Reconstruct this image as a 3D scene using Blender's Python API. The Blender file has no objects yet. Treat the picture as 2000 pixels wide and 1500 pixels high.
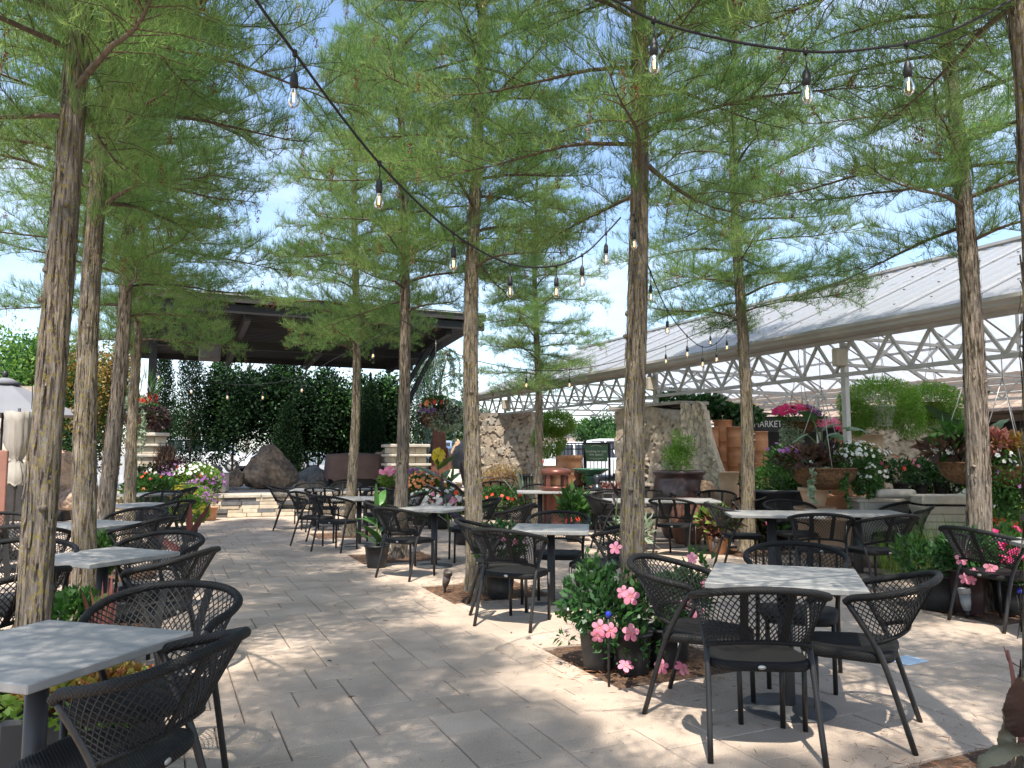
import bpy, bmesh, math, random
import numpy as np
from mathutils import Vector, Matrix, Quaternion, noise
sc = bpy.context.scene
C = sc.collection
R = math.radians
# ------------------------------------------------------------------ camera
PITCH = math.atan(135 / 1500)
cam = bpy.data.objects.new('camera', bpy.data.cameras.new('camera'))
C.objects.link(cam)
cam.location = (0, 0, 1.45)
cam.rotation_euler = (math.pi / 2 + PITCH, 0, 0)
cam.data.sensor_width = 36
cam.data.lens = 27
cam.data.clip_end = 3000
cam.data.clip_start = .05
sc.camera = cam
# ------------------------------------------------------------------ light
SUN = Vector((-.05, -.47, .88)).normalized()
w = bpy.data.worlds.new('World')
sc.world = w
w.use_nodes = True
nt = w.node_tree
nt.nodes.clear()
def N(nt, t, **k):
    n = nt.nodes.new(t)
    for a, b in k.items():
        if a in ('_',): continue
        setattr(n, a, b)
    return n
out = N(nt, 'ShaderNodeOutputWorld'); bg = N(nt, 'ShaderNodeBackground')
sky = N(nt, 'ShaderNodeTexSky', sky_type='NISHITA')
sky.sun_disc = False
sky.sun_elevation = math.asin(SUN.z)
sky.sun_rotation = math.atan2(SUN.x, SUN.y)
sky.air_density = 1.0; sky.dust_density = 1.1; sky.ozone_density = 1.3
tc = N(nt, 'ShaderNodeTexCoord')
mp = N(nt, 'ShaderNodeMapping'); mp.inputs['Scale'].default_value = (1.2, 1.2, 3.2)
nz = N(nt, 'ShaderNodeTexNoise'); nz.inputs['Scale'].default_value = 2.3
nz.inputs['Detail'].default_value = 7; nz.inputs['Roughness'].default_value = .55
rp = N(nt, 'ShaderNodeValToRGB')
rp.color_ramp.elements[0].position = .44; rp.color_ramp.elements[0].color = (0, 0, 0, 1)
rp.color_ramp.elements[1].position = .80; rp.color_ramp.elements[1].color = (.7, .7, .7, 1)
mx = N(nt, 'ShaderNodeMix', data_type='RGBA')
mx.inputs[7].default_value = (4.6, 4.9, 5.4, 1)
L = nt.links.new
L(tc.outputs['Generated'], mp.inputs['Vector']); L(mp.outputs[0], nz.inputs['Vector'])
L(nz.outputs['Fac'], rp.inputs[0]); L(rp.outputs[0], mx.inputs[0])
L(sky.outputs[0], mx.inputs[6]); L(mx.outputs[2], bg.inputs[0]); L(bg.outputs[0], out.inputs[0])
bg.inputs['Strength'].default_value = .145
sun = bpy.data.objects.new('sun', bpy.data.lights.new('sun', 'SUN'))
C.objects.link(sun)
sun.data.energy = 3.5
sun.data.angle = R(.53)
sun.data.color = (1, .94, .84)
sun.rotation_euler = SUN.to_track_quat('Z', 'Y').to_euler()
sun.location = (0, -10, 20)
sc.view_settings.view_transform = 'Standard'
sc.view_settings.look = 'None'
sc.view_settings.exposure = 1.15
sc.view_settings.gamma = 1
sc.cycles.max_bounces = 7
sc.cycles.diffuse_bounces = 3
sc.cycles.glossy_bounces = 3
sc.cycles.transmission_bounces = 5
sc.cycles.transparent_max_bounces = 12
sc.cycles.use_denoising = True
sc.cycles.sample_clamp_indirect = 6
sc.cycles.caustics_reflective = False
sc.cycles.caustics_refractive = False

# ------------------------------------------------------------------ geometry of the place
FX = 1500.
def ray(u, v):
    a = (u - 1000) / FX; b = (750 - v) / FX
    return Vector((a, math.cos(PITCH) - b * math.sin(PITCH), math.sin(PITCH) + b * math.cos(PITCH)))
def P(u, v, z=0.):
    d = ray(u, v); k = (z - 1.45) / d.z
    return Vector((d.x * k, d.y * k, z))
def D(u, v, y):
    d = ray(u, v); k = y / d.y
    return Vector((d.x * k, y, 1.45 + d.z * k))
def G(x, y, z=0.):
    p = P(1000 + 1500 * x / y, 885 + 2175 / y, 0)
    return Vector((p.x, p.y, z))
E1 = Vector((.9102, .4141, 0)); E2 = Vector((-.4141, .9102, 0)); EZ = Vector((0, 0, 1))

# ------------------------------------------------------------------ materials
def newmat(name):
    m = bpy.data.materials.new(name); m.use_nodes = True
    t = m.node_tree; b = t.nodes['Principled BSDF']
    return m, t, b
def M(name, col, rough=.6, var=.15, scale=4., bump=0., bscale=40., metal=0., island=0., stretch=None, spec=.5, col2=None, fine=0., coat=0.):
    m, t, b = newmat(name); l = t.links.new
    b.inputs['Roughness'].default_value = rough; b.inputs['Metallic'].default_value = metal
    b.inputs['Specular IOR Level'].default_value = spec
    b.inputs['Coat Weight'].default_value = coat
    co = N(t, 'ShaderNodeTexCoord'); mp = N(t, 'ShaderNodeMapping')
    l(co.outputs['Object'], mp.inputs[0])
    if stretch: mp.inputs['Scale'].default_value = stretch
    n1 = N(t, 'ShaderNodeTexNoise'); n1.inputs['Scale'].default_value = scale; n1.inputs['Detail'].default_value = 6
    l(mp.outputs[0], n1.inputs['Vector'])
    r = N(t, 'ShaderNodeValToRGB')
    c2 = col2 or [min(1, c * (1 + var)) for c in col]
    c1 = [c * (1 - var) for c in col]
    r.color_ramp.elements[0].position = .33; r.color_ramp.elements[1].position = .68
    r.color_ramp.elements[0].color = (*c1, 1); r.color_ramp.elements[1].color = (*c2, 1)
    l(n1.outputs['Fac'], r.inputs[0]); last = r.outputs[0]
    if fine:
        n3 = N(t, 'ShaderNodeTexNoise'); n3.inputs['Scale'].default_value = bscale * 1.5; n3.inputs['Detail'].default_value = 3
        l(mp.outputs[0], n3.inputs['Vector'])
        mr = N(t, 'ShaderNodeMapRange'); mr.inputs[1].default_value = .3; mr.inputs[2].default_value = .7
        mr.inputs[3].default_value = 1 - fine; mr.inputs[4].default_value = 1 + fine
        l(n3.outputs['Fac'], mr.inputs[0])
        vm = N(t, 'ShaderNodeVectorMath', operation='SCALE'); l(last, vm.inputs[0]); l(mr.outputs[0], vm.inputs['Scale']); last = vm.outputs[0]
    if island:
        g = N(t, 'ShaderNodeNewGeometry'); mr = N(t, 'ShaderNodeMapRange')
        mr.inputs[3].default_value = 1 - island; mr.inputs[4].default_value = 1 + island
        l(g.outputs['Random Per Island'], mr.inputs[0])
        vm = N(t, 'ShaderNodeVectorMath', operation='SCALE'); l(last, vm.inputs[0]); l(mr.outputs[0], vm.inputs['Scale']); last = vm.outputs[0]
    l(last, b.inputs['Base Color'])
    if bump:
        n2 = N(t, 'ShaderNodeTexNoise'); n2.inputs['Scale'].default_value = bscale; n2.inputs['Detail'].default_value = 8
        n2.inputs['Roughness'].default_value = .6
        l(mp.outputs[0], n2.inputs['Vector'])
        bp = N(t, 'ShaderNodeBump'); bp.inputs['Strength'].default_value = 1; bp.inputs['Distance'].default_value = bump
        l(n2.outputs['Fac'], bp.inputs['Height']); l(bp.outputs[0], b.inputs['Normal'])
    return m
def LEAF(name, c1, c2, trans=.4, rough=.5, spec=.35, c3=None):
    m, t, b = newmat(name); l = t.links.new
    g = N(t, 'ShaderNodeNewGeometry'); r = N(t, 'ShaderNodeValToRGB')
    r.color_ramp.elements[0].color = (*c1, 1); r.color_ramp.elements[1].color = (*c2, 1)
    if c3:
        e = r.color_ramp.elements.new(.9); e.color = (*c2, 1); r.color_ramp.elements[2].color = (*c3, 1)
    l(g.outputs['Random Per Island'], r.inputs[0]); l(r.outputs[0], b.inputs['Base Color'])
    b.inputs['Roughness'].default_value = rough; b.inputs['Specular IOR Level'].default_value = spec
    tr = N(t, 'ShaderNodeBsdfTranslucent'); mx = N(t, 'ShaderNodeMixShader'); mx.inputs[0].default_value = trans
    hs = N(t, 'ShaderNodeHueSaturation'); hs.inputs['Saturation'].default_value = 1.1; hs.inputs['Value'].default_value = 1.5
    l(r.outputs[0], hs.inputs['Color']); l(hs.outputs[0], tr.inputs[0])
    o = t.nodes['Material Output']; l(b.outputs[0], mx.inputs[1]); l(tr.outputs[0], mx.inputs[2]); l(mx.outputs[0], o.inputs[0])
    return m
def EMIT(name, col, s):
    m, t, b = newmat(name)
    b.inputs['Emission Color'].default_value = (*col, 1); b.inputs['Emission Strength'].default_value = s
    b.inputs['Base Color'].default_value = (*col, 1)
    return m
def WOVEN(name, col):
    m, t, b = newmat(name); l = t.links.new
    co = N(t, 'ShaderNodeTexCoord')
    ws = []
    for dr, sg in (('X', 1), ('Y', 1)):
        wv = N(t, 'ShaderNodeTexWave', wave_type='BANDS', bands_direction='DIAGONAL'); mp = N(t, 'ShaderNodeMapping')
        mp.inputs['Rotation'].default_value = (0, 0, 0 if dr == 'X' else R(90))
        l(co.outputs['Object'], mp.inputs[0]); l(mp.outputs[0], wv.inputs[0]); wv.inputs['Scale'].default_value = 42
        ws.append(wv)
    mu = N(t, 'ShaderNodeMath', operation='MULTIPLY'); l(ws[0].outputs['Fac'], mu.inputs[0]); l(ws[1].outputs['Fac'], mu.inputs[1])
    r = N(t, 'ShaderNodeValToRGB'); l(mu.outputs[0], r.inputs[0])
    r.color_ramp.elements[0].color = (*[c * .45 for c in col], 1); r.color_ramp.elements[1].color = (*[c * 1.5 for c in col], 1)
    r.color_ramp.elements[1].position = .6
    l(r.outputs[0], b.inputs['Base Color'])
    bp = N(t, 'ShaderNodeBump'); bp.inputs['Distance'].default_value = .0025; l(mu.outputs[0], bp.inputs['Height']); l(bp.outputs[0], b.inputs['Normal'])
    b.inputs['Roughness'].default_value = .65; b.inputs['Specular IOR Level'].default_value = .35
    return m
def ATTRM(name, cmortar, tones, rough=.85, bump=.01, bscale=35):
    """masonry: the tone attribute picks the colour of each stone, the joint attribute shows the mortar"""
    m, t, b = newmat(name); l = t.links.new
    a = N(t, 'ShaderNodeAttribute', attribute_name='tone'); j = N(t, 'ShaderNodeAttribute', attribute_name='joint')
    r = N(t, 'ShaderNodeValToRGB')
    while len(r.color_ramp.elements) < len(tones): r.color_ramp.elements.new(.5)
    for i, c in enumerate(tones):
        r.color_ramp.elements[i].position = i / (len(tones) - 1); r.color_ramp.elements[i].color = (*c, 1)
    l(a.outputs['Fac'], r.inputs[0])
    co = N(t, 'ShaderNodeTexCoord'); n1 = N(t, 'ShaderNodeTexNoise'); n1.inputs['Scale'].default_value = 9; n1.inputs['Detail'].default_value = 8
    l(co.outputs['Object'], n1.inputs['Vector'])
    mr = N(t, 'ShaderNodeMapRange'); mr.inputs[1].default_value = .3; mr.inputs[2].default_value = .7; mr.inputs[3].default_value = .65; mr.inputs[4].default_value = 1.3
    l(n1.outputs['Fac'], mr.inputs[0]); vm = N(t, 'ShaderNodeVectorMath', operation='SCALE')
    l(r.outputs[0], vm.inputs[0]); l(mr.outputs[0], vm.inputs['Scale'])
    mx = N(t, 'ShaderNodeMix', data_type='RGBA'); l(j.outputs['Fac'], mx.inputs[0]); l(vm.outputs[0], mx.inputs[6]); mx.inputs[7].default_value = (*cmortar, 1)
    l(mx.outputs[2], b.inputs['Base Color']); b.inputs['Roughness'].default_value = rough
    n2 = N(t, 'ShaderNodeTexNoise'); n2.inputs['Scale'].default_value = bscale; n2.inputs['Detail'].default_value = 8
    l(co.outputs['Object'], n2.inputs['Vector'])
    bp = N(t, 'ShaderNodeBump'); bp.inputs['Distance'].default_value = bump; l(n2.outputs['Fac'], bp.inputs['Height']); l(bp.outputs[0], b.inputs['Normal'])
    return m
def BARK(name, lichen):
    m, t, b = newmat(name); l = t.links.new
    co = N(t, 'ShaderNodeTexCoord'); mp = N(t, 'ShaderNodeMapping'); mp.inputs['Scale'].default_value = (1, 1, .085)
    l(co.outputs['Object'], mp.inputs[0])
    n1 = N(t, 'ShaderNodeTexNoise'); n1.inputs['Scale'].default_value = 62; n1.inputs['Detail'].default_value = 10; n1.inputs['Roughness'].default_value = .72
    l(mp.outputs[0], n1.inputs['Vector'])
    r = N(t, 'ShaderNodeValToRGB'); l(n1.outputs['Fac'], r.inputs[0])
    r.color_ramp.elements[0].position = .40; r.color_ramp.elements[0].color = (.05, .03, .022, 1)
    r.color_ramp.elements[1].position = .62; r.color_ramp.elements[1].color = (.54, .455, .365, 1)
    e = r.color_ramp.elements.new(.5); e.color = (.33, .265, .205, 1)
    n4 = N(t, 'ShaderNodeTexNoise'); n4.inputs['Scale'].default_value = 3; n4.inputs['Detail'].default_value = 4
    l(co.outputs['Object'], n4.inputs['Vector'])
    g = N(t, 'ShaderNodeMix', data_type='RGBA'); g.inputs[7].default_value = (.20, .18, .165, 1)
    r4 = N(t, 'ShaderNodeMapRange'); r4.inputs[1].default_value = .45; r4.inputs[2].default_value = .65; r4.inputs[4].default_value = .6
    l(n4.outputs['Fac'], r4.inputs[0]); l(r4.outputs[0], g.inputs[0]); l(r.outputs[0], g.inputs[6])
    last = g.outputs[2]
    for sc_, lo, colr, amt in ((34, .60 - .05 * lichen, (.36, .29, .08), .75 * lichen), (75, .63, (.42, .44, .37), .9 * lichen), (16, .66, (.36, .39, .33), .7 * lichen)):
        n2 = N(t, 'ShaderNodeTexNoise'); n2.inputs['Scale'].default_value = sc_; n2.inputs['Detail'].default_value = 5
        l(co.outputs['Object'], n2.inputs['Vector'])
        mr = N(t, 'ShaderNodeMapRange'); mr.inputs[1].default_value = lo; mr.inputs[2].default_value = lo + .06; mr.inputs[4].default_value = amt
        l(n2.outputs['Fac'], mr.inputs[0])
        mx = N(t, 'ShaderNodeMix', data_type='RGBA'); l(mr.outputs[0], mx.inputs[0]); l(last, mx.inputs[6]); mx.inputs[7].default_value = (*colr, 1)
        last = mx.outputs[2]
    l(last, b.inputs['Base Color']); b.inputs['Roughness'].default_value = .9; b.inputs['Specular IOR Level'].default_value = .15
    bp = N(t, 'ShaderNodeBump'); bp.inputs['Distance'].default_value = .05; l(n1.outputs['Fac'], bp.inputs['Height']); l(bp.outputs[0], b.inputs['Normal'])
    return m
m = {}
m['paver'] = M('paver', (.49, .39, .31), .9, .15, 2.2, .003, 90, island=.07, fine=.16, spec=.25)
m['joint'] = M('joint sand', (.22, .18, .145), .95, .2)
m['lot'] = M('pale asphalt', (.27, .265, .255), .95, .15, .5, .005, 30)
m['mulch'] = M('mulch', (.13, .075, .045), .95, .5, 22, .03, 45, fine=.4)
m['litter'] = M('dry needles', (.26, .125, .06), .9, .3, island=.5)
m['woven'] = WOVEN('woven resin', (.009, .0085, .0085))
m['rope'] = M('woven cord', (.013, .012, .012), .6, .2)
m['legm'] = M('charcoal metal', (.018, .016, .015), .42, .2, spec=.5)
m['plate'] = M('brushed badge', (.6, .58, .54), .35, .05, metal=.7)
m['ctop'] = M('grey concrete laminate', (.30, .293, .28), .55, .05, 3, .0006, 60, stretch=(1, 5, 1), fine=.08)
m['dmetal'] = M('black pedestal metal', (.03, .03, .033), .45, .15)
m['base'] = M('dusty pedestal base', (.07, .07, .072), .55, .3, 10)
m['bark'] = BARK('bark', .25); m['bark2'] = BARK('lichen bark', 1.)
m['needle'] = LEAF('cypress needles', (.105, .175, .06), (.30, .385, .14), .52, .6, .15)
_t = m['needle'].node_tree   # whole sprays differ in hue: some yellow green, some blue green
_co = N(_t, 'ShaderNodeTexCoord'); _n = N(_t, 'ShaderNodeTexNoise'); _n.inputs['Scale'].default_value = 1.6; _n.inputs['Detail'].default_value = 4
_r = N(_t, 'ShaderNodeMapRange'); _r.inputs[1].default_value = .42; _r.inputs[2].default_value = .62; _mx = N(_t, 'ShaderNodeMix', data_type='RGBA', blend_type='MULTIPLY'); _mx.inputs[7].default_value = (.72, .88, .82, 1)
_t.links.new(_co.outputs['Object'], _n.inputs['Vector']); _t.links.new(_n.outputs['Fac'], _r.inputs[0]); _t.links.new(_r.outputs[0], _mx.inputs[0])
_ramp = [q for q in _t.nodes if q.type == 'VALTORGB'][0]; _t.links.new(_ramp.outputs[0], _mx.inputs[6])
for lk in list(_ramp.outputs[0].links):
    if lk.to_node != _mx: _t.links.new(_mx.outputs[2], lk.to_socket)
m['catkin'] = LEAF('dry catkins', (.13, .06, .025), (.22, .11, .04), .1)
m['dleaf'] = LEAF('dark leaf', (.007, .018, .008), (.022, .05, .018), .15, .6, .12)  # near black: the shade on the stage shrubs is put into this colour
m['gleaf'] = LEAF('green leaf', (.03, .085, .022), (.08, .18, .04), .3)
m['lleaf'] = LEAF('lime leaf', (.12, .24, .04), (.25, .38, .08), .4)
m['fern'] = LEAF('fern leaf', (.08, .19, .03), (.22, .38, .07), .45)
m['manleaf'] = LEAF('glossy leaf', (.025, .075, .025), (.06, .15, .04), .2, .3, .6)
m['bleaf'] = LEAF('bronze leaf', (.06, .035, .03), (.13, .075, .05), .2)
m['pleaf'] = LEAF('plum leaf', (.03, .018, .025), (.08, .045, .05), .2)
m['yleaf'] = LEAF('rusty leaf', (.20, .10, .03), (.34, .25, .06), .35)
m['cleaf'] = LEAF('coleus leaf', (.35, .10, .05), (.40, .38, .10), .3, c3=(.12, .25, .05))
m['sleaf'] = LEAF('silver leaf', (.20, .27, .17), (.42, .5, .36), .3)
m['rleaf'] = LEAF('red leaf', (.20, .02, .015), (.35, .06, .03), .3)
m['cord'] = LEAF('cordyline leaf', (.25, .09, .08), (.42, .19, .15), .3)
m['stem'] = M('green stem', (.10, .16, .04), .6, .2)
m['twig'] = M('twig bark', (.11, .08, .055), .9, .3, 30)
m['pink'] = LEAF('pink petal', (.72, .20, .33), (.85, .36, .47), .35)
m['mag'] = LEAF('magenta petal', (.62, .03, .16), (.80, .10, .30), .35)
m['white'] = LEAF('white petal', (.75, .75, .70), (.85, .85, .80), .3)
m['purple'] = LEAF('purple petal', (.13, .03, .17), (.40, .18, .42), .3)
m['redp'] = LEAF('red petal', (.6, .03, .02), (.75, .12, .05), .3)
m['orange'] = LEAF('orange petal', (.70, .22, .06), (.8, .38, .18), .3)
m['yellow'] = LEAF('yellow petal', (.80, .60, .05), (.85, .70, .12), .3)
m['blackpot'] = M('black nursery pot', (.02, .021, .023), .5, .2)
m['bluepot'] = M('blue black glazed pot', (.022, .027, .035), .3, .3)
m['brownpot'] = M('brown glazed pot', (.05, .03, .03), .3, .35, 3, .002, 12)
m['terra'] = M('terracotta', (.58, .29, .155), .8, .22, 3, .002, 40, fine=.1)
m['terra2'] = M('pale terracotta', (.62, .43, .29), .85, .15, 3, .002, 40)
m['coir'] = M('coir basket', (.16, .085, .04), .95, .5, 30, .012, 60)
m['whitepot'] = M('white plastic', (.7, .71, .7), .5, .06)
m['greypot'] = M('galvanised pot', (.32, .33, .34), .5, .2, 8, metal=.3)
m['concrete'] = M('cast concrete', (.40, .37, .33), .9, .2, 4, .004, 40)
m['cream'] = M('cream concrete siding', (.42, .37, .30), .8, .15, 3, .002, 30)
m['roofdk'] = M('dark brown steel', (.016, .014, .0135), .55, .2, 2)
m['roofdk2'] = M('dark brown decking', (.018, .015, .014), .6, .3, 2, .003, 6)
m['fascia'] = M('brown fascia', (.045, .038, .035), .5, .2, 2)
m['rust'] = M('rusty steel', (.14, .055, .035), .75, .3, 6, .002, 30)
m['rust2'] = M('rust red board', (.26, .12, .085), .7, .2, 3)
m['galv'] = M('galvanised steel', (.44, .43, .41), .5, .12, 6, metal=.25)
m['gutter'] = M('aluminium gutter', (.42, .40, .37), .5, .1, 3, metal=.2)
m['iron'] = M('black iron', (.015, .015, .016), .5, .1)
m['slab'] = M('limestone slab', (.52, .47, .39), .85, .18, 5, .006, 30, island=.12, fine=.1)
m['stageblk'] = M('limestone block', (.50, .43, .33), .85, .15, 6, .008, 25, island=.25)
m['greyblk'] = M('grey stone block', (.13, .13, .135), .85, .2, 6, .01, 25, island=.25)
m['stagefl'] = M('stage floor slab', (.42, .36, .32), .8, .12, 2)
m['rock'] = M('boulder rock', (.27, .20, .16), .9, .45, 2.6, .05, 7, fine=.3, col2=(.46, .32, .22))
m['greyrock'] = M('grey boulder rock', (.19, .19, .19), .9, .4, 2.2, .03, 14, fine=.2)
m['tanrock'] = M('tan boulder rock', (.50, .33, .22), .9, .25, 2.2, .02, 14, fine=.15)
m['cloth'] = M('brown cover cloth', (.13, .085, .075), .85, .15, 3, .004, 80)
m['cloth2'] = M('beige canvas', (.33, .30, .26), .9, .1, 3, .004, 80)
m['canopy'] = M('grey canopy fabric', (.20, .20, .215), .9, .05, 3)
m['woodsid'] = M('taupe siding', (.26, .20, .155), .85, .15, 2, .002, 20, stretch=(1, 1, 8))
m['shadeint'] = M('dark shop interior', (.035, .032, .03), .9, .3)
m['shingle'] = M('wood shingle', (.30, .235, .19), .9, .3, 14, .01, 25, island=.3)
m['black'] = M('black rubber', (.012, .012, .013), .5, .1)
m['signg'] = M('green sign face', (.07, .16, .085), .5, .05)
m['signw'] = M('white lettering', (.75, .76, .72), .6, .02)
m['signb'] = M('chalkboard', (.03, .03, .032), .7, .1)
m['wood'] = M('weathered timber', (.34, .24, .15), .8, .25, 6, .003, 30, stretch=(1, 1, 6))
m['greeng'] = M('green glazed ceramic', (.05, .16, .095), .25, .25)
m['redmetal'] = M('copper brown bin metal', (.17, .06, .042), .35, .15, metal=.3)
m['bluec'] = M('cobalt glass', (.02, .04, .4), .1, .1)
m['paper'] = M('pale blue paper', (.5, .62, .75), .8, .03)
m['roofpink'] = M('far roof', (.42, .33, .28), .9, .1)
m['carw'] = M('white car paint', (.7, .71, .72), .3, .03, coat=.6)
m['cars'] = M('silver blue car paint', (.30, .36, .42), .3, .03, metal=.4, coat=.6)
m['carb'] = M('blue car paint', (.10, .17, .26), .3, .03, metal=.3, coat=.6)
m['carglass'] = M('car glass', (.03, .035, .04), .08, .1)
m['speaker'] = M('taupe speaker box', (.12, .10, .09), .6, .1)
m['teal'] = M('teal plastic', (.03, .30, .28), .5, .1)
m['tag'] = M('white plant tag', (.75, .75, .73), .6, .02)
m['screw'] = M('roof screw', (.2, .2, .2), .5, .1)
m['chain'] = M('basket chain', (.35, .34, .33), .4, .1, metal=.6)
m['flood'] = M('bronze lamp housing', (.13, .11, .10), .45, .2, metal=.3)
# translucent roof sheet
mm, t_, b_ = newmat('polycarbonate sheet')
b_.inputs['Base Color'].default_value = (.52, .54, .56, 1); b_.inputs['Roughness'].default_value = .35
tr_ = N(t_, 'ShaderNodeBsdfTranslucent'); tr_.inputs[0].default_value = (.72, .76, .80, 1)
mx_ = N(t_, 'ShaderNodeMixShader'); mx_.inputs[0].default_value = .5
t_.links.new(b_.outputs[0], mx_.inputs[1]); t_.links.new(tr_.outputs[0], mx_.inputs[2]); t_.links.new(mx_.outputs[0], t_.nodes['Material Output'].inputs[0])
m['poly'] = mm
mm, t_, b_ = newmat('bulb glass')
gl = N(t_, 'ShaderNodeBsdfGlossy'); gl.inputs['Roughness'].default_value = .03
tp = N(t_, 'ShaderNodeBsdfTransparent'); tp.inputs[0].default_value = (.93, .93, .91, 1)
lw = N(t_, 'ShaderNodeLayerWeight'); lw.inputs[0].default_value = .35
mx_ = N(t_, 'ShaderNodeMixShader')
t_.links.new(lw.outputs['Fresnel'], mx_.inputs[0]); t_.links.new(tp.outputs[0], mx_.inputs[1]); t_.links.new(gl.outputs[0], mx_.inputs[2])
t_.links.new(mx_.outputs[0], t_.nodes['Material Output'].inputs[0])
m['glass'] = mm
m['filament'] = EMIT('glowing filament', (1, .50, .16), 7)
STONE_A = ATTRM('rubble masonry', (.13, .115, .10), [(.25, .205, .16), (.40, .32, .24), (.32, .285, .245), (.48, .39, .29)])
STONE_B = ATTRM('sunlit cobble masonry', (.40, .36, .29), [(.46, .39, .30), (.62, .53, .40), (.52, .46, .37), (.66, .55, .40)])  # pale tones carry the sunlight that falls on the buttress
STONE_C = ATTRM('pale rough limestone', (.12, .10, .08), [(.45, .38, .29), (.60, .52, .42), (.50, .42, .33), (.66, .58, .47)])

# ------------------------------------------------------------------ mesh helpers
class MB:
    def __init__(s): s.v = []; s.f = []; s.mi = []; s.sm = []
    def add(s, vs, fs, mi=0, smooth=False):
        o = len(s.v); s.v += [tuple(p) for p in vs]
        for f in fs: s.f.append(tuple(i + o for i in f)); s.mi.append(mi); s.sm.append(smooth)
        return s
    def box(s, c, size, rot=None, mi=0, bev=0.):
        hx, hy, hz = size[0] / 2, size[1] / 2, size[2] / 2
        if bev:
            b = min(bev, hx * .9, hy * .9, hz * .9); vs = []
            for sx in (-1, 1):
                for sy in (-1, 1):
                    for sz in (-1, 1):
                        vs += [(sx * hx, sy * (hy - b), sz * (hz - b)), (sx * (hx - b), sy * hy, sz * (hz - b)), (sx * (hx - b), sy * (hy - b), sz * hz)]
            bm = bmesh.new()
            for q in vs: bm.verts.new(q)
            bmesh.ops.convex_hull(bm, input=bm.verts)
            bmesh.ops.dissolve_limit(bm, angle_limit=.01, verts=bm.verts, edges=bm.edges)
            bm.verts.index_update()
            vs = [v.co.copy() for v in bm.verts]; fs = [[v.index for v in f.verts] for f in bm.faces]; bm.free()
        else:
            vs = [Vector((x * hx, y * hy, z * hz)) for z in (-1, 1) for y in (-1, 1) for x in (-1, 1)]
            fs = [(0, 2, 3, 1), (4, 5, 7, 6), (0, 1, 5, 4), (2, 6, 7, 3), (0, 4, 6, 2), (1, 3, 7, 5)]
        vs = [Vector(v) for v in vs]
        if rot is not None:
            if isinstance(rot, (int, float)): rot = Matrix.Rotation(rot, 3, 'Z')
            vs = [rot @ v for v in vs]
        c = Vector(c)
        return s.add([v + c for v in vs], fs, mi)
    def beam(s, a, b, w_, h_, mi=0, up=EZ):
        a = Vector(a); b = Vector(b); d = (b - a); L_ = d.length; d.normalize()
        x = d.cross(up)
        if x.length < 1e-4: x = Vector((1, 0, 0))
        x.normalize(); z = x.cross(d)
        r = Matrix((x, d, z)).transposed()
        return s.box((a + b) / 2, (w_, L_, h_), r, mi)
    def tube(s, pts, rad, n=8, mi=0, caps=True):
        pts = [Vector(p) for p in pts]; k = len(pts)
        if not hasattr(rad, '__len__'): rad = [rad] * k
        vs = []; fs = []
        t = (pts[1] - pts[0]).normalized()
        x = t.orthogonal().normalized()
        for i, p in enumerate(pts):
            t = (pts[min(i + 1, k - 1)] - pts[max(i - 1, 0)]).normalized()
            x = (x - t * x.dot(t)).normalized(); y = t.cross(x)
            for j in range(n):
                a = 2 * math.pi * j / n
                vs.append(p + (x * math.cos(a) + y * math.sin(a)) * rad[i])
        for i in range(k - 1):
            for j in range(n):
                fs.append((i * n + j, i * n + (j + 1) % n, (i + 1) * n + (j + 1) % n, (i + 1) * n + j))
        if caps: fs += [tuple(range(n - 1, -1, -1)), tuple((k - 1) * n + j for j in range(n))]
        return s.add(vs, fs, mi, True)
    def lathe(s, prof, n=24, c=(0, 0, 0), mi=0, rot=None, wob=0.):
        vs = []; fs = []; c = Vector(c)
        for r_, z in prof:
            for j in range(n):
                a = 2 * math.pi * j / n; q = r_ * (1 + wob * math.sin(a * 3 + z * 9))
                v = Vector((q * math.cos(a), q * math.sin(a), z))
                if rot is not None: v = rot @ v
                vs.append(v + c)
        k = len(prof)
        for i in range(k - 1):
            for j in range(n):
                fs.append((i * n + j, i * n + (j + 1) % n, (i + 1) * n + (j + 1) % n, (i + 1) * n + j))
        if prof[0][0] > 1e-4: fs.append(tuple(range(n - 1, -1, -1)))
        if prof[-1][0] > 1e-4: fs.append(tuple((k - 1) * n + j for j in range(n)))
        return s.add(vs, fs, mi, True)
    def prism(s, outline, z0, z1, mi=0):
        n = len(outline)
        vs = [(x, y, z0) for x, y in outline] + [(x, y, z1) for x, y in outline]
        fs = [tuple(range(n - 1, -1, -1)), tuple(range(n, 2 * n))] + [(i, (i + 1) % n, n + (i + 1) % n, n + i) for i in range(n)]
        return s.add(vs, fs, mi)
    def build(s, name, mats, parent=None, loc=None):
        me = bpy.data.meshes.new(name); me.from_pydata(s.v, [], s.f)
        if not isinstance(mats, (list, tuple)): mats = [mats]
        for q in mats: me.materials.append(q)
        me.polygons.foreach_set('material_index', s.mi); me.polygons.foreach_set('use_smooth', s.sm)
        me.update()
        return link(name, me, parent, loc)
def link(name, me, parent=None, loc=None):
    o = bpy.data.objects.new(name, me); C.objects.link(o)
    if parent: o.parent = parent
    if loc is not None: o.location = loc
    return o
def tag(o, label=None, cat=None, group=None, kind=None):
    if label: o['label'] = label
    if cat: o['category'] = cat
    if group: o['group'] = group
    if kind: o['kind'] = kind
    return o
def empty(name, label, cat, loc=(0, 0, 0), rz=0., group=None):
    o = bpy.data.objects.new(name, None); C.objects.link(o); o.location = loc; o.rotation_euler = (0, 0, rz)
    o.empty_display_size = .1
    return tag(o, label, cat, group)
def struct(o): o['kind'] = 'structure'; return o
KIDS = {}
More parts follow.
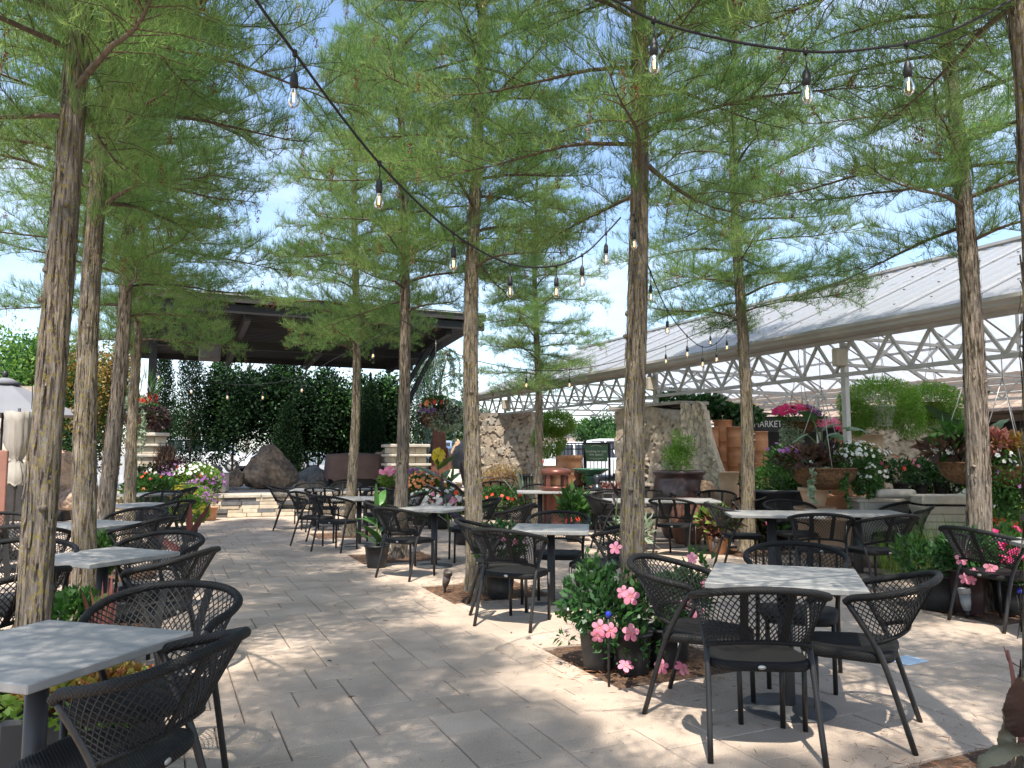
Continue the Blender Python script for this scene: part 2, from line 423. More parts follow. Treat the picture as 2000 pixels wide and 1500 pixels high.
def copy_tree(o, label=None, loc=None, rz=None, scale=None, parent=None):
    c = o.copy(); C.objects.link(c)
    if parent: c.parent = parent
    if label: c['label'] = label
    if loc is not None: c.location = loc
    if rz is not None: c.rotation_euler = (0, 0, rz)
    if scale is not None: c.scale = scale
    for ch in [q for q in o.children if q not in (c,)]:
        copy_tree(ch, parent=c)
    return c
class LB:
    """numpy accumulator of small quads (leaves, needles, petals)"""
    def __init__(s): s.v = []; s.f = []; s.m = []; s.n = 0
    def add(s, v, f, mi):
        s.v.append(v.reshape(-1, 3)); s.f.append(f + s.n); s.m.append(np.full(len(f), mi, dtype=np.int32)); s.n += v.reshape(-1, 3).shape[0]
    def build(s, name, mats, parent=None, loc=None):
        V = np.concatenate(s.v).astype(np.float32); F = np.concatenate(s.f).astype(np.int32); mi = np.concatenate(s.m)
        me = bpy.data.meshes.new(name); me.vertices.add(len(V)); me.vertices.foreach_set('co', V.ravel())
        me.loops.add(F.size); me.loops.foreach_set('vertex_index', F.ravel())
        me.polygons.add(len(F)); me.polygons.foreach_set('loop_start', np.arange(0, F.size, 4, dtype=np.int32))
        for q in (mats if isinstance(mats, (list, tuple)) else [mats]): me.materials.append(q)
        me.polygons.foreach_set('material_index', mi); me.update(calc_edges=True)
        return link(name, me, parent, loc)
def nrm(a): return a / (np.linalg.norm(a, axis=-1, keepdims=True) + 1e-9)
def leafquads(c, d, Ln, Wd, rng, fold=.25):
    """rhombus leaves starting at c pointing along d"""
    n = len(c); d = nrm(d); r = nrm(rng.normal(size=(n, 3))); side = nrm(np.cross(d, r)); up = np.cross(side, d)
    Ln = np.broadcast_to(np.asarray(Ln, float).reshape(-1, 1), (n, 1)); Wd = np.broadcast_to(np.asarray(Wd, float).reshape(-1, 1), (n, 1))
    a = c; b = c + d * Ln * .45 + side * Wd * .5 + up * Wd * fold; t = c + d * Ln; e = c + d * Ln * .45 - side * Wd * .5 + up * Wd * fold
    v = np.stack([a, b, t, e], 1); f = np.arange(n * 4).reshape(n, 4)
    return v, f
def ball(n, c, r, rng, inner=.55):
    d = nrm(rng.normal(size=(n, 3))); k = (inner + (1 - inner) * rng.random((n, 1)) ** .6)
    return np.array(c) + d * k * np.array(r), d
def blob(lb, n, c, r, Ln, Wd, rng, mi=0, up=.3, out_=.8, inner=.45, clumps=0, rnd=.8):
    if clumps:
        cc, _ = ball(clumps, c, np.array(r) * .82, rng, .2)
        idx = rng.integers(0, clumps, n); d = nrm(rng.normal(size=(n, 3))); k = rng.random((n, 1)) ** .5
        rr = np.array(r) * (.22 + .75 / max(1, clumps) ** .5); p = cc[idx] + d * k * rr
    else:
        p, d = ball(n, c, r, rng, inner)
    dr = d * out_ + rng.normal(size=(n, 3)) * rnd * .6 + np.array((0, 0, up))
    v, f = leafquads(p, dr, Ln * rng.uniform(.7, 1.2, n), Wd * rng.uniform(.7, 1.2, n), rng)
    lb.add(v, f, mi)
def flowers(lb, n, c, r, size, rng, mi, petals=5, hemi=True, face=None, spread=1.):
    d = nrm(rng.normal(size=(n, 3)) * np.array((1, 1, .8)))
    if hemi: d[:, 2] = np.abs(d[:, 2]) * .9 - .1
    if face is not None: d = nrm(d * spread + np.array(face) * .8)
    p = np.array(c) + d * np.array(r) * rng.uniform(.95, 1.1, (n, 1))
    nn = nrm(d + rng.normal(size=(n, 3)) * .35 + np.array((0, -.3, .2)))
    x = nrm(np.cross(nn, rng.normal(size=(n, 3)))); y = np.cross(nn, x)
    s = size * rng.uniform(.75, 1.15, (n, 1))
    for k in range(petals):
        a = 2 * math.pi * k / petals; q = x * math.cos(a) + y * math.sin(a); t = np.cross(nn, q)
        v = np.stack([p, p + q * s * .32 + t * s * .24 + nn * s * .1, p + q * s * .52 + nn * s * .04, p + q * s * .32 - t * s * .24 + nn * s * .1], 1)
        lb.add(v, np.arange(n * 4).reshape(n, 4), mi)
def bigleaf(mb, base, d, length, width, droop=.4, n=8, mi=0, twist=0., cup=.15, heart=False):
    """one broad leaf: a curved blade of two halves along a midrib"""
    base = Vector(base); d = Vector(d).normalized(); h = Vector((d.x, d.y, 0))
    h = h.normalized() if h.length > .05 else Vector((1, 0, 0))
    side = Vector((-h.y, h.x, 0)); side.rotate(Quaternion(d, twist))
    vs = []; fs = []; p = base.copy(); cur = d.copy()
    for i in range(n + 1):
        t = i / n
        wd = width * (math.sin(math.pi * min(1, (t * .92 + .08)) ** .8) ** .8 if not heart else (1 - t) ** .55 * (1 if i else .75))
        if i == n: wd = .002
        nn = side.cross(cur).normalized()
        rip = math.sin(t * 17 + base.x * 7) * width * .04 + (math.sin(t * 70) * width * .015 if n > 20 else 0)
        vs += [p - side * wd * .5 + nn * (wd * cup + rip), p.copy(), p + side * wd * .5 + nn * (wd * cup - rip)]
        cur = (cur + Vector((0, 0, -droop / n))).normalized(); p = p + cur * length / n
    for i in range(n):
        a = i * 3
        fs += [(a, a + 1, a + 4, a + 3), (a + 1, a + 2, a + 5, a + 4)]
    mb.add(vs, fs, mi, True)
def spline(pts, n):
    """catmull-rom through pts, n samples per span"""
    pts = [Vector(p) for p in pts]; q = [pts[0] * 2 - pts[1]] + pts + [pts[-1] * 2 - pts[-2]]; o = []
    for i in range(1, len(q) - 2):
        for k in range(n):
            t = k / n; a, b, c, d = q[i - 1], q[i], q[i + 1], q[i + 2]
            o.append(.5 * ((2 * b) + (c - a) * t + (2 * a - 5 * b + 4 * c - d) * t * t + (3 * b - a - 3 * c + d) * t ** 3))
    o.append(pts[-1].copy())
    return o
def masonry(name, mat, fn, W, H, size, seed, depth=.05, parent=None, nu=None, thick=.4, joint=.02, flat=1., squash=.7):
    """a wall face of fitted stones; fn(s,t,d) gives the point at s along, t up, d outward"""
    rng = np.random.default_rng(seed); res = size / 9
    nu = int(W / res); nv = int(H / res)
    S, T = np.meshgrid(np.linspace(0, W, nu + 1), np.linspace(0, H, nv + 1))
    k = int(W * H / (size * size * squash)) + 4
    px = rng.uniform(-.1, W + .1, k); pz = rng.uniform(-.1, H + .1, k)
    for _ in range(3):   # relax
        g = rng.uniform(0, 1, (1500, 2)) * (W, H); dd = (g[:, :1] - px) ** 2 + ((g[:, 1:] - pz) / squash) ** 2; ii = dd.argmin(1)
        for q in range(k):
            w_ = ii == q
            if w_.sum() > 2: px[q] = g[w_, 0].mean() * .6 + px[q] * .4; pz[q] = g[w_, 1].mean() * .6 + pz[q] * .4
    s_ = S.ravel()[:, None] + (rng.normal(size=S.size) * .002)[:, None]; t_ = T.ravel()[:, None]
    wob = .02 * np.sin(s_ * 23 + t_ * 17) + .015 * np.sin(s_ * 41 - t_ * 29)
    dd = np.sqrt((s_ + wob * size * 3 - px) ** 2 + ((t_ + wob * size * 3 - pz) / squash) ** 2)
    o = np.argpartition(dd, 1, axis=1)[:, :2]; d2 = np.take_along_axis(dd, o, 1); sw = d2[:, 0] > d2[:, 1]
    first = np.where(sw, o[:, 1], o[:, 0]); gap = np.abs(d2[:, 0] - d2[:, 1])
    hgt = np.clip(gap / joint, 0, 1) ** .6; til = rng.uniform(-1, 1, (k, 2)) * .5; off = rng.uniform(-.4, .5, k)
    dep = depth * (hgt * (1 + off[first] * flat) + hgt * flat * (til[first, 0] * (s_[:, 0] - px[first]) + til[first, 1] * (t_[:, 0] - pz[first])) / size) - depth
    V = [fn(a, b, c) for a, b, c in zip(S.ravel(), T.ravel(), dep)]
    n1 = nu + 1
    F = [(j * n1 + i, j * n1 + i + 1, (j + 1) * n1 + i + 1, (j + 1) * n1 + i) for j in range(nv) for i in range(nu)]
    nV = len(V)
    # closed back and rim so that the wall has its thickness
    rim = [i for i in range(n1)] + [j * n1 + nu for j in range(1, nv + 1)] + [nv * n1 + i for i in range(nu - 1, -1, -1)] + [j * n1 for j in range(nv - 1, 0, -1)]
    Sf, Tf = S.ravel(), T.ravel()
    V += [fn(Sf[i], Tf[i], -thick) for i in rim]
    q = len(rim); F += [(rim[i], nV + i, nV + (i + 1) % q, rim[(i + 1) % q]) for i in range(q)]
    F.append(tuple(nV + i for i in range(q)))
    me = bpy.data.meshes.new(name); me.from_pydata([tuple(p) for p in V], [], F); me.materials.append(mat)
    tone = rng.random(k)[first]; jt = 1 - np.clip((hgt - .25) / .35, 0, 1)
    tone = np.concatenate([tone, tone[rim]]).astype(np.float32); jt = np.concatenate([jt, np.zeros(q)]).astype(np.float32)
    for nm, ar in (('tone', tone), ('joint', jt)):
        at = me.attributes.new(nm, 'FLOAT', 'POINT'); at.data.foreach_set('value', ar)
    me.update()
    return link(name, me, parent)
def boulder(name, mat, c, size, seed, label, rz=0., cut=5, group=None, sub=4, cone=0.):
    bm = bmesh.new(); bmesh.ops.create_icosphere(bm, subdivisions=sub, radius=1)
    rr = random.Random(seed)
    planes = [(Vector((rr.uniform(-1, 1), rr.uniform(-1, 1), rr.uniform(-.2, 1))).normalized(), rr.uniform(.62, .85)) for _ in range(cut + 4)]
    o = Vector((seed * 3.1, seed * 1.7, 0))
    for v in bm.verts:
        p = v.co.copy()
        for n_, k in planes:
            e = p.dot(n_) - k
            if e > 0: p -= n_ * e * .85
        p *= 1 + .13 * noise.fractal(p * 1.6 + o, .8, 2, 5)
        p += p.normalized() * .035 * noise.fractal(p * 6 + o, .7, 2, 4)
        if cone: f_ = 1 - cone * max(0, (p.z + .3)) / 1.3; p.x *= f_; p.y *= f_
        p.z = max(p.z, -.72)
        v.co = Vector((p.x * size[0] / 2, p.y * size[1] / 2, (p.z + .7) * size[2] / 1.6))
    me = bpy.data.meshes.new(name); bm.to_mesh(me); bm.free(); me.materials.append(mat)
    for f_ in me.polygons: f_.use_smooth = False
    ob = link(name, me, None, c); ob.rotation_euler = (0, 0, rz)
    return tag(ob, label, 'boulder', group)

# ------------------------------------------------------------------ ground
TREES = [ # x, y, mesh variant, scale, height scale, rotation, lean x, lean y, lichen, label
    (-2.44, 3.86, 0, .82, .96, 20, -.010, .0, 1, 'thick lichen covered cypress behind the left foreground table, nearest of the left row'),
    (-3.50, 6.30, 1, .92, 1.02, 120, .0, .01, 1, 'second cypress of the left row, beside the small grey table'),
    (-4.86, 9.05, 2, 1.0, .90, 60, .010, .0, 0, 'third cypress of the left row with dull grey bark'),
    (-5.88, 11.8, 3, .92, .9, 200, .01, .0, 1, 'thin farthest cypress of the left row by the stage flowers'),
    (-2.90, 13.6, 1, .88, .95, 310, .008, .0, 0, 'slender cypress in front of the covered stage, farthest of the middle row'),
    (-1.58, 10.7, 2, .92, 1.0, 10, -.004, .0, 0, 'cypress behind the potted canna, before the right stage pillar'),
    (-.37, 8.1, 3, .95, 1.0, 275, .004, .0, 0, 'stout cypress in the middle of the terrace beside the uplight'),
    (.85, 5.40, 0, .84, .98, 320, -.006, .0, 0, 'cypress rising out of pink mandevilla by the near right table'),
    (.5, 16.0, 3, .95, .80, 100, .0, .0, 0, 'dark slim cypress before the fern and trash bin at the far stone wall'),
    (3.50, 11.4, 1, 1.02, .98, 230, -.006, .0, 0, 'cypress in front of the terracotta stacks under the greenhouse'),
    (4.35, 7.13, 2, 1.05, 1.0, 335, -.008, .0, 0, 'cypress between the pink flower pots on the right side'),
    (2.13, 3.05, 3, 1.0, 1.0, 40, .035, .0, 1, 'close lichen spotted cypress trunk cut off by the right picture edge'),
]
OFF = [(-1.25, .9, 1, .9, 1.0, 75, 'cypress just left behind the camera'), (-.5, -1.0, 3, .62, 1.0, 200, 'slim cypress added for its shade close behind the camera'), (1.0, -1.7, 2, .9, 1.0, 10, 'cypress straight behind the camera'), (3.4, .25, 0, .9, 1.0, 170, 'cypress right behind the camera')]  # unseen trees; the slim one is added for more dappled shade
tpos = [G(a[0], a[1]) for a in TREES]
PITS = [(p, .52) for i, p in enumerate(tpos)]
# pavers: random ashlar on a .235 m grid turned with the terrace
def paving():
    rng = random.Random(7); g = .155; n0, n1, t0, t1 = -78, 98, -21, 136
    used = set(); mb = MB(); gap = .0034; pits = []
    for p, r_ in PITS:
        s = p.dot(E1) / g; t = p.dot(E2) / g
        pits.append((round(s - 3.4), round(s - 3.4) + 7, round(t - 3.4), round(t - 3.4) + 7))
    for (a, b, c, d) in pits:
        for i in range(a, b):
            for j in range(c, d): used.add((i, j))
    pav = []
    for j in range(t0, t1):
        for i in range(n0, n1):
            if (i, j) in used: continue
            opts = [(3, 2), (2, 2), (2, 1), (3, 2), (2, 3), (1, 2), (1, 1)]
            k = rng.random(); order = opts[:4] if k < .75 else opts[3:]
            rng.shuffle(order)
            for (a, b) in order + [(2, 1), (1, 1)]:
                cells = [(i + x, j + y) for x in range(a) for y in range(b)]
                if any(q in used or q[0] >= n1 or q[1] >= t1 for q in cells): continue
                used.update(cells); break
            else: continue
            s0, s1, u0, u1 = i * g + gap, (i + a) * g - gap, j * g + gap, (j + b) * g - gap
            c_ = E1 * (s0 + s1) / 2 + E2 * (u0 + u1) / 2
            if c_.y < -2 or abs(c_.x) > 12 or c_.y > 19.5: continue
            # stage and greenhouse beds have no pavers
            dz = rng.uniform(-.0018, .0018); e = .004
            def q(s, u, z): v = E1 * s + E2 * u; return (v.x, v.y, z + dz)
            vs = [q(s0, u0, -.03), q(s1, u0, -.03), q(s1, u1, -.03), q(s0, u1, -.03), q(s0, u0, -e), q(s1, u0, -e), q(s1, u1, -e), q(s0, u1, -e),
                  q(s0 + e, u0 + e, 0), q(s1 - e, u0 + e, 0), q(s1 - e, u1 - e, 0), q(s0 + e, u1 - e, 0)]
            fs = [(0, 1, 5, 4), (1, 2, 6, 5), (2, 3, 7, 6), (3, 0, 4, 7), (4, 5, 9, 8), (5, 6, 10, 9), (6, 7, 11, 10), (7, 4, 8, 11), (8, 9, 10, 11)]
            mb.add(vs, fs)
    o = struct(mb.build('pavement', m['paver'])); tag(o, 'pale tan concrete pavers in mixed sizes', None)
    return pits, g
pits, gg = paving()
def sheet(name, x0, x1, y0, y1, z, mat_, n=1):
    mb = MB(); mb.add([(x0, y0, z), (x1, y0, z), (x1, y1, z), (x0, y1, z)], [(0, 1, 2, 3)])
    return struct(mb.build(name, mat_))
sheet('ground', -900, 900, -60, 2500, -.055, m['lot'])
sheet('joint_sand', -22, 24, -8, 26, -.016, m['joint'])
mb = MB(); mb.add([(-200, 31, -.05), (200, 31, -.05), (200, 36, .45), (-200, 36, .45), (200, 140, .5), (-200, 140, .5)], [(0, 1, 2, 3), (3, 2, 4, 5)])
struct(mb.build('parking_lot', m['lot']))
# mulch beds
rng = np.random.default_rng(3)
lit = LB()
for k, (a, b, c, d) in enumerate(pits):
    mb = MB(); n = 14; vs = []
    for i in range(n + 1):
        for j in range(n + 1):
            s = (a + (b - a) * i / n) * gg; t = (c + (d - c) * j / n) * gg; v = E1 * s + E2 * t
            e = min(i, j, n - i, n - j) / (n / 2)
            vs.append((v.x, v.y, -.014 + .018 * e + .012 * noise.noise(v * 9)))
    mb.add(vs, [(i * (n + 1) + j, (i + 1) * (n + 1) + j, (i + 1) * (n + 1) + j + 1, i * (n + 1) + j + 1) for i in range(n) for j in range(n)], 0, True)
    o = mb.build('mulch_bed', m['mulch']); struct(o)
    ce = E1 * (a + b) / 2 * gg + E2 * (c + d) / 2 * gg
    near = ce.y < 9
    q = 1500 if near else 500
    p = np.array(ce) + rng.normal(size=(q, 3)) * (.36, .36, 0); p[:, 2] = .006 + rng.random(q) * .012
    inside = np.abs((p - np.array(ce)) @ np.array(E1)) < .6
    v, f = leafquads(p, rng.normal(size=(q, 3)) * (1, 1, .06), rng.uniform(.03, .09, q), .004, rng, 0); lit.add(v, f, 0)
q = 3200; p = np.stack([rng.uniform(-5, 5, q), rng.uniform(2, 14, q), np.full(q, .004)], 1)
v, f = leafquads(p, rng.normal(size=(q, 3)) * (1, 1, .03), rng.uniform(.008, .04, q), .003, rng, 0); lit.add(v, f, 0)
tag(lit.build('needle_litter', m['litter']), 'rust brown fallen cypress needles on the beds and pavers', 'litter', None, 'stuff')

# ------------------------------------------------------------------ chairs
def make_chair():
    t = empty('patio_chair', 'x', 'chair')
    # seat
    out_ = []
    for i in range(44):
        a = 2 * math.pi * i / 44; c_, s_ = math.cos(a), math.sin(a)
        x = math.copysign(abs(c_) ** .45, c_); y = math.copysign(abs(s_) ** .45, s_)
        out_.append((x * (.235 - .028 * y), y * .235 + .01))
    mb = MB(); vs = []; fs = []
    for k, z in ((.97, .402), (1.0, .412), (1.0, .436), (.975, .447), (.86, .447), (.6, .437), (.3, .430), (.02, .428)):
        vs += [(x * k, y * k, z + (0 if k < .9 else -.006 * (y > .1))) for x, y in out_]
    n = 44
    for i in range(7): fs += [(i * n + j, i * n + (j + 1) % n, (i + 1) * n + (j + 1) % n, (i + 1) * n + j) for j in range(n)]
    fs += [tuple(range(n - 1, -1, -1)), tuple(7 * n + j for j in range(n))]
    mb.add(vs, fs, 0, True); mb.build('seat', m['woven'], t)
    for s in (-1, 1):
        MB().tube([(s * .19, .215, 0), (s * .192, .21, .41)], .0145, 10).build('leg', m['legm'], t)
        MB().tube(spline([(s * .262, -.30, 0), (s * .25, -.19, .37), (s * .25, -.125, .52), (s * .275, -.02, .70)], 4), [.0145] * 5 + [.0155] * 8, 10).build('leg', m['legm'], t)
    half = [(-.277, -.01, .695), (-.29, -.05, .722), (-.318, -.16, .745), (-.30, -.29, .775), (-.19, -.395, .808), (0, -.43, .822)]
    rail = half + [(-x, y, z) for x, y, z in half[-2::-1]]
    rs = spline(rail, 6)
    MB().tube(rs, .0185, 12).build('top_rail', m['woven'], t)
    hl = [(-.25, -.13, .50), (-.235, -.19, .52), (-.18, -.245, .54), (-.09, -.275, .552), (0, -.282, .556)]
    low = hl + [(-x, y, z) for x, y, z in hl[-2::-1]]
    ls = spline(low, 8)
    MB().tube(ls, .0115, 8).build('lower_rail', m['woven'], t)
    def resample(c, k=120):
        cum = [0]
        for a, b in zip(c, c[1:]): cum.append(cum[-1] + (b - a).length)
        o = []; i = 0
        for j in range(k + 1):
            s = cum[-1] * j / k
            while i < len(c) - 2 and cum[i + 1] < s: i += 1
            o.append(c[i].lerp(c[i + 1], (s - cum[i]) / (cum[i + 1] - cum[i])))
        return o
    rs = resample(rs); ls = resample(ls)
    def at(c, s):
        s = (s + 1) / 2 * (len(c) - 1); i = min(int(s), len(c) - 2); return c[i].lerp(c[i + 1], s - i)
    def S(s, v):
        p = at(ls, s).lerp(at(rs, s), v); return p
    mb = MB(); dt = .056; sl = .40
    k = -1 - sl
    while k < 1:
        for sg in (1, -1):
            k0 = k if sg > 0 else -k
            pts = []
            for i in range(9):
                v = i / 8; s = k0 + sg * sl * v
                if -1 <= s <= 1: pts.append(S(s, v) + Vector((0, .002 * sg, 0)))
            if len(pts) > 1: mb.tube(pts, .0031, 4, caps=False)
        k += dt
    mb.build('backrest_mesh', m['rope'], t)
    for s in (-1, 1):
        mb = MB(); pts = [at(ls, s * .27).lerp(at(rs, s * .17), v / 6) for v in range(7)]; vs = []
        for p in pts: vs += [p + Vector((-.019, .003, 0)), p + Vector((.019, .003, 0)), p + Vector((.019, -.006, 0)), p + Vector((-.019, -.006, 0))]
        mb.add(vs, [(i * 4 + j, i * 4 + (j + 1) % 4, i * 4 + 4 + (j + 1) % 4, i * 4 + 4 + j) for i in range(6) for j in range(4)])
        mb.build('support', m['woven'], t)
    MB().lathe([(.0, .004), (.018, .003), (.02, 0)], 20, (0, -.2265, .424), rot=Matrix.Rotation(R(90), 3, 'X') @ Matrix.Diagonal((1, .55, 1))).build('badge', m['plate'], t)
    return t
CH = [ # x, y, facing degrees, label
    (1.22, 3.86, 84, 'chair with its back to us at the near right table'),
    (1.12, 4.37, -27, 'chair on the left of the near right table beside pink mandevilla'),
    (1.81, 4.06, 150, 'chair on the right side of the near right table, facing left'),
    (1.83, 4.87, -108, 'chair behind the near right table, facing us, mostly hidden by it'),
    (.055, 6.58, 62, 'chair turned away from us at the small central table, before the stout trunk'),
    (-.10, 7.15, 5, 'chair just behind the central turned away one, facing right'),
    (.47, 7.75, -95, 'chair behind the small central table, facing us'),
    (.79, 7.09, 162, 'chair right of the central table, its seat beside the mandevilla trunk'),
    (-.15, 9.5, 165, 'chair facing left between two tables, seen beyond the central table'),
    (-1.20, 9.03, 55, 'chair turned away from us beside the potted green canna'),
    (-1.48, 9.98, 8, 'chair behind the potted canna, tucked by the slim trunk'),
    (-.6, 10.35, 195, 'chair right of the canna table, facing left behind the stout trunk'),
    (-2.6, 11.47, 67, 'chair turned away from us left of the potted canna'),
    (-3.12, 12.2, -12, 'chair on the left of the table behind the canna, facing right'),
    (-2.2, 12.8, -85, 'chair behind the table left of the canna, facing us beside the trunk'),
    (-1.8, 12.2, 175, 'chair right of the table behind the canna, between two trunks'),
    (-4.22, 14.6, 14, 'lone leftmost chair of the middle group, nearest the stage wall'),
    (-4.25, 15.9, -90, 'chair facing us with its rail against the stage wall, farther left one'),
    (-3.55, 16.2, -88, 'chair facing us against the stage wall, beside the slender trunk'),
    (-3.5, 14.35, 86, 'chair turned away from us at the table nearest the stage'),
    (-2.75, 14.6, 95, 'chair half hidden by the slender trunk before the stage'),
    (-2.6, 16.1, -92, 'chair facing us just right of the slender trunk by the stage'),
    (.5, 14.95, -95, 'chair facing us behind the far pair of tables, left one'),
    (1.18, 13.35, 118, 'chair turned away in front of the far pair of tables'),
    (1.6, 15.1, -88, 'chair facing us behind the far pair of tables, before the bird bath'),
    (2.1, 14.1, 178, 'chair at the right end of the far pair of tables'),
    (-.35, 17.3, 88, 'chair turned away at the farthest table, in front of red flowers'),
    (-1.3, 17.2, 20, 'chair at the left of the farthest table beside the white impatiens'),
    (-.25, 19.0, -90, 'chair behind the farthest table, by the dry shrub'),
    (.75, 18.3, 170, 'chair at the right of the farthest table near the trash bin'),
    (1.6, 12.1, -88, 'chair facing us behind the long double table, half behind the trunk'),
    (2.35, 12.5, -92, 'chair facing us behind the long double table, before the stone wall'),
    (2.35, 10.88, 58, 'chair turned away in front of the long double table'),
    (1.52, 11.5, 5, 'chair at the left end of the long double table by the dark canna'),
    (3.3, 12.35, -104, 'chair behind the long double table near the stone buttress foot'),
    (3.42, 11.6, 184, 'chair at the right end of the long double table by the trunk'),
    (2.85, 9.5, -4, 'chair at the left end of the right rear long table'),
    (3.63, 9.75, -86, 'chair facing us behind the right rear long table, below the dark planter'),
    (3.3, 8.2, 74, 'chair turned away at the right rear table, directly behind the near table'),
    (3.82, 8.06, 106, 'chair turned away at the right rear table, beside the mandevilla pot'),
    (4.85, 9.65, 200, 'chair at the right end of the right rear table by the cream tank'),
    (4.15, 6.5, 18, 'chair at the right picture edge beside bright pink impatiens'),
    (-1.37, 2.55, 172, 'nearest chair at the bottom left corner, seen from behind'),
    (-1.57, 3.2, -92, 'chair facing us behind the left foreground table'),
    (-2.38, 4.93, 175, 'chair right of the second left table, facing left'),
    (-2.72, 5.62, -96, 'chair facing us behind the second left table, its rail over the path'),
    (-3.30, 5.15, -55, 'chair behind the lichen covered trunk at the second left table'),
    (-2.9, 4.1, 168, 'chair cut by the left picture edge, low beside the lichen trunk'),
    (-3.75, 7.4, 172, 'dark chair right of the third left table, beside the bronze leaf'),
    (-4.2, 8.3, -96, 'chair facing us behind the third left table'),
    (-5.1, 7.65, -45, 'chair at the far left edge with its rail before the tan boulders'),
    (-4.3, 6.9, 100, 'chair at the left edge turned away, its badge showing'),
    (-4.7, 10.2, 160, 'chair right of the fourth left table, in front of the grey flower pot'),
    (-5.75, 12.3, -96, 'chair facing right of the last left table before the yellow flowers'),
    (-6.2, 13.9, 180, 'rearmost chair of the left row below the petunia basket'),
]
proto = make_chair()
for i, (x, y, a, lb_) in enumerate(CH):
    o = proto if i == 0 else copy_tree(proto)
    o.location = G(x, y); o.rotation_euler = (0, 0, R(a - 90)); o['label'] = 'dark woven ' + lb_; o['category'] = 'chair'; o['group'] = 'woven patio chairs'
# ------------------------------------------------------------------ tables
def make_table():
    t = empty('patio_table', 'x', 'table')
    MB().box((0, 0, .729), (.78, .78, .032), bev=.004).build('tabletop', m['ctop'], t)
    MB().lathe([(.038, .02), (.041, .03), (.041, .70)], 24).build('column', m['dmetal'], t)
    MB().box((0, 0, .7055), (.36, .36, .011)).beam((-.19, 0, .694), (.19, 0, .694), .04, .012).beam((0, -.19, .694), (0, -.042, .694), .04, .0118).beam((0, .042, .694), (0, .19, .694), .04, .0118).build('mounting_plate', m['dmetal'], t)
    MB().lathe([(.24, 0), (.243, .004), (.24, .010), (.10, .014), (.06, .022), (.045, .024)], 48).build('base', m['base'], t)
    return t
TB = [ (1.57, 4.37, -19, 1.06, 1.04, 'near square table on the right with three chairs around it'),
    (.37, 7.22, -6, .92, .98, 'small square table in the centre with one chair turned away'),
    (-1.0, 9.85, -28, 1.0, 1.0, 'square table beside the potted green canna'),
    (-2.42, 12.1, 8, 1.02, 1.02, 'square table left of the trunk behind the potted canna'),
    (-3.85, 14.95, 8, 1.1, 1.1, 'square table nearest the stage wall on the left of the middle group'),
    (-2.95, 15.4, 8, 1, 1, 'square table behind the slender trunk before the stage'),
    (.52, 14.2, 0, 1.1, 1, 'left table of the far pair before the fern'),
    (1.42, 14.25, 0, 1.1, 1, 'right table of the far pair before the green bird bath'),
    (1.78, 11.55, -3, 1.12, 1, 'left half of the long double table, partly behind the trunk'),
    (2.66, 11.6, -3, 1.12, 1, 'right half of the long double table before the stone buttress'),
    (3.06, 9.0, -8, 1.32, 1.05, 'left half of the right rear long table'),
    (4.12, 9.12, -8, 1.32, 1.05, 'right half of the right rear long table by the cream tank'),
    (4.38, 5.95, -10, 1, 1, 'pale table cut off by the right picture edge'),
    (-1.72, 2.73, -17, .95, .95, 'large looking foreground table cut by the left picture edge'),
    (-2.84, 5.27, -26, .9, .9, 'second table of the left row behind the lichen trunk'),
    (-4.2, 7.6, -22, 1, 1, 'third table of the left row seen between two trunks'),
    (-5.1, 10.5, -28, .95, .95, 'fourth table of the left row by the thin trunks'),
    (-6.35, 13.3, -20, 1, 1, 'farthest table of the left row before the stage flowers')]
proto = make_table()
for i, (x, y, a, sx, sy, lb_) in enumerate(TB):
    o = proto if i == 0 else copy_tree(proto)
    o.location = G(x, y); o.rotation_euler = (0, 0, R(a)); o.scale = (sx, sy, 1)
    o['label'] = 'grey ' + lb_; o['category'] = 'table'; o['group'] = 'grey pedestal tables'

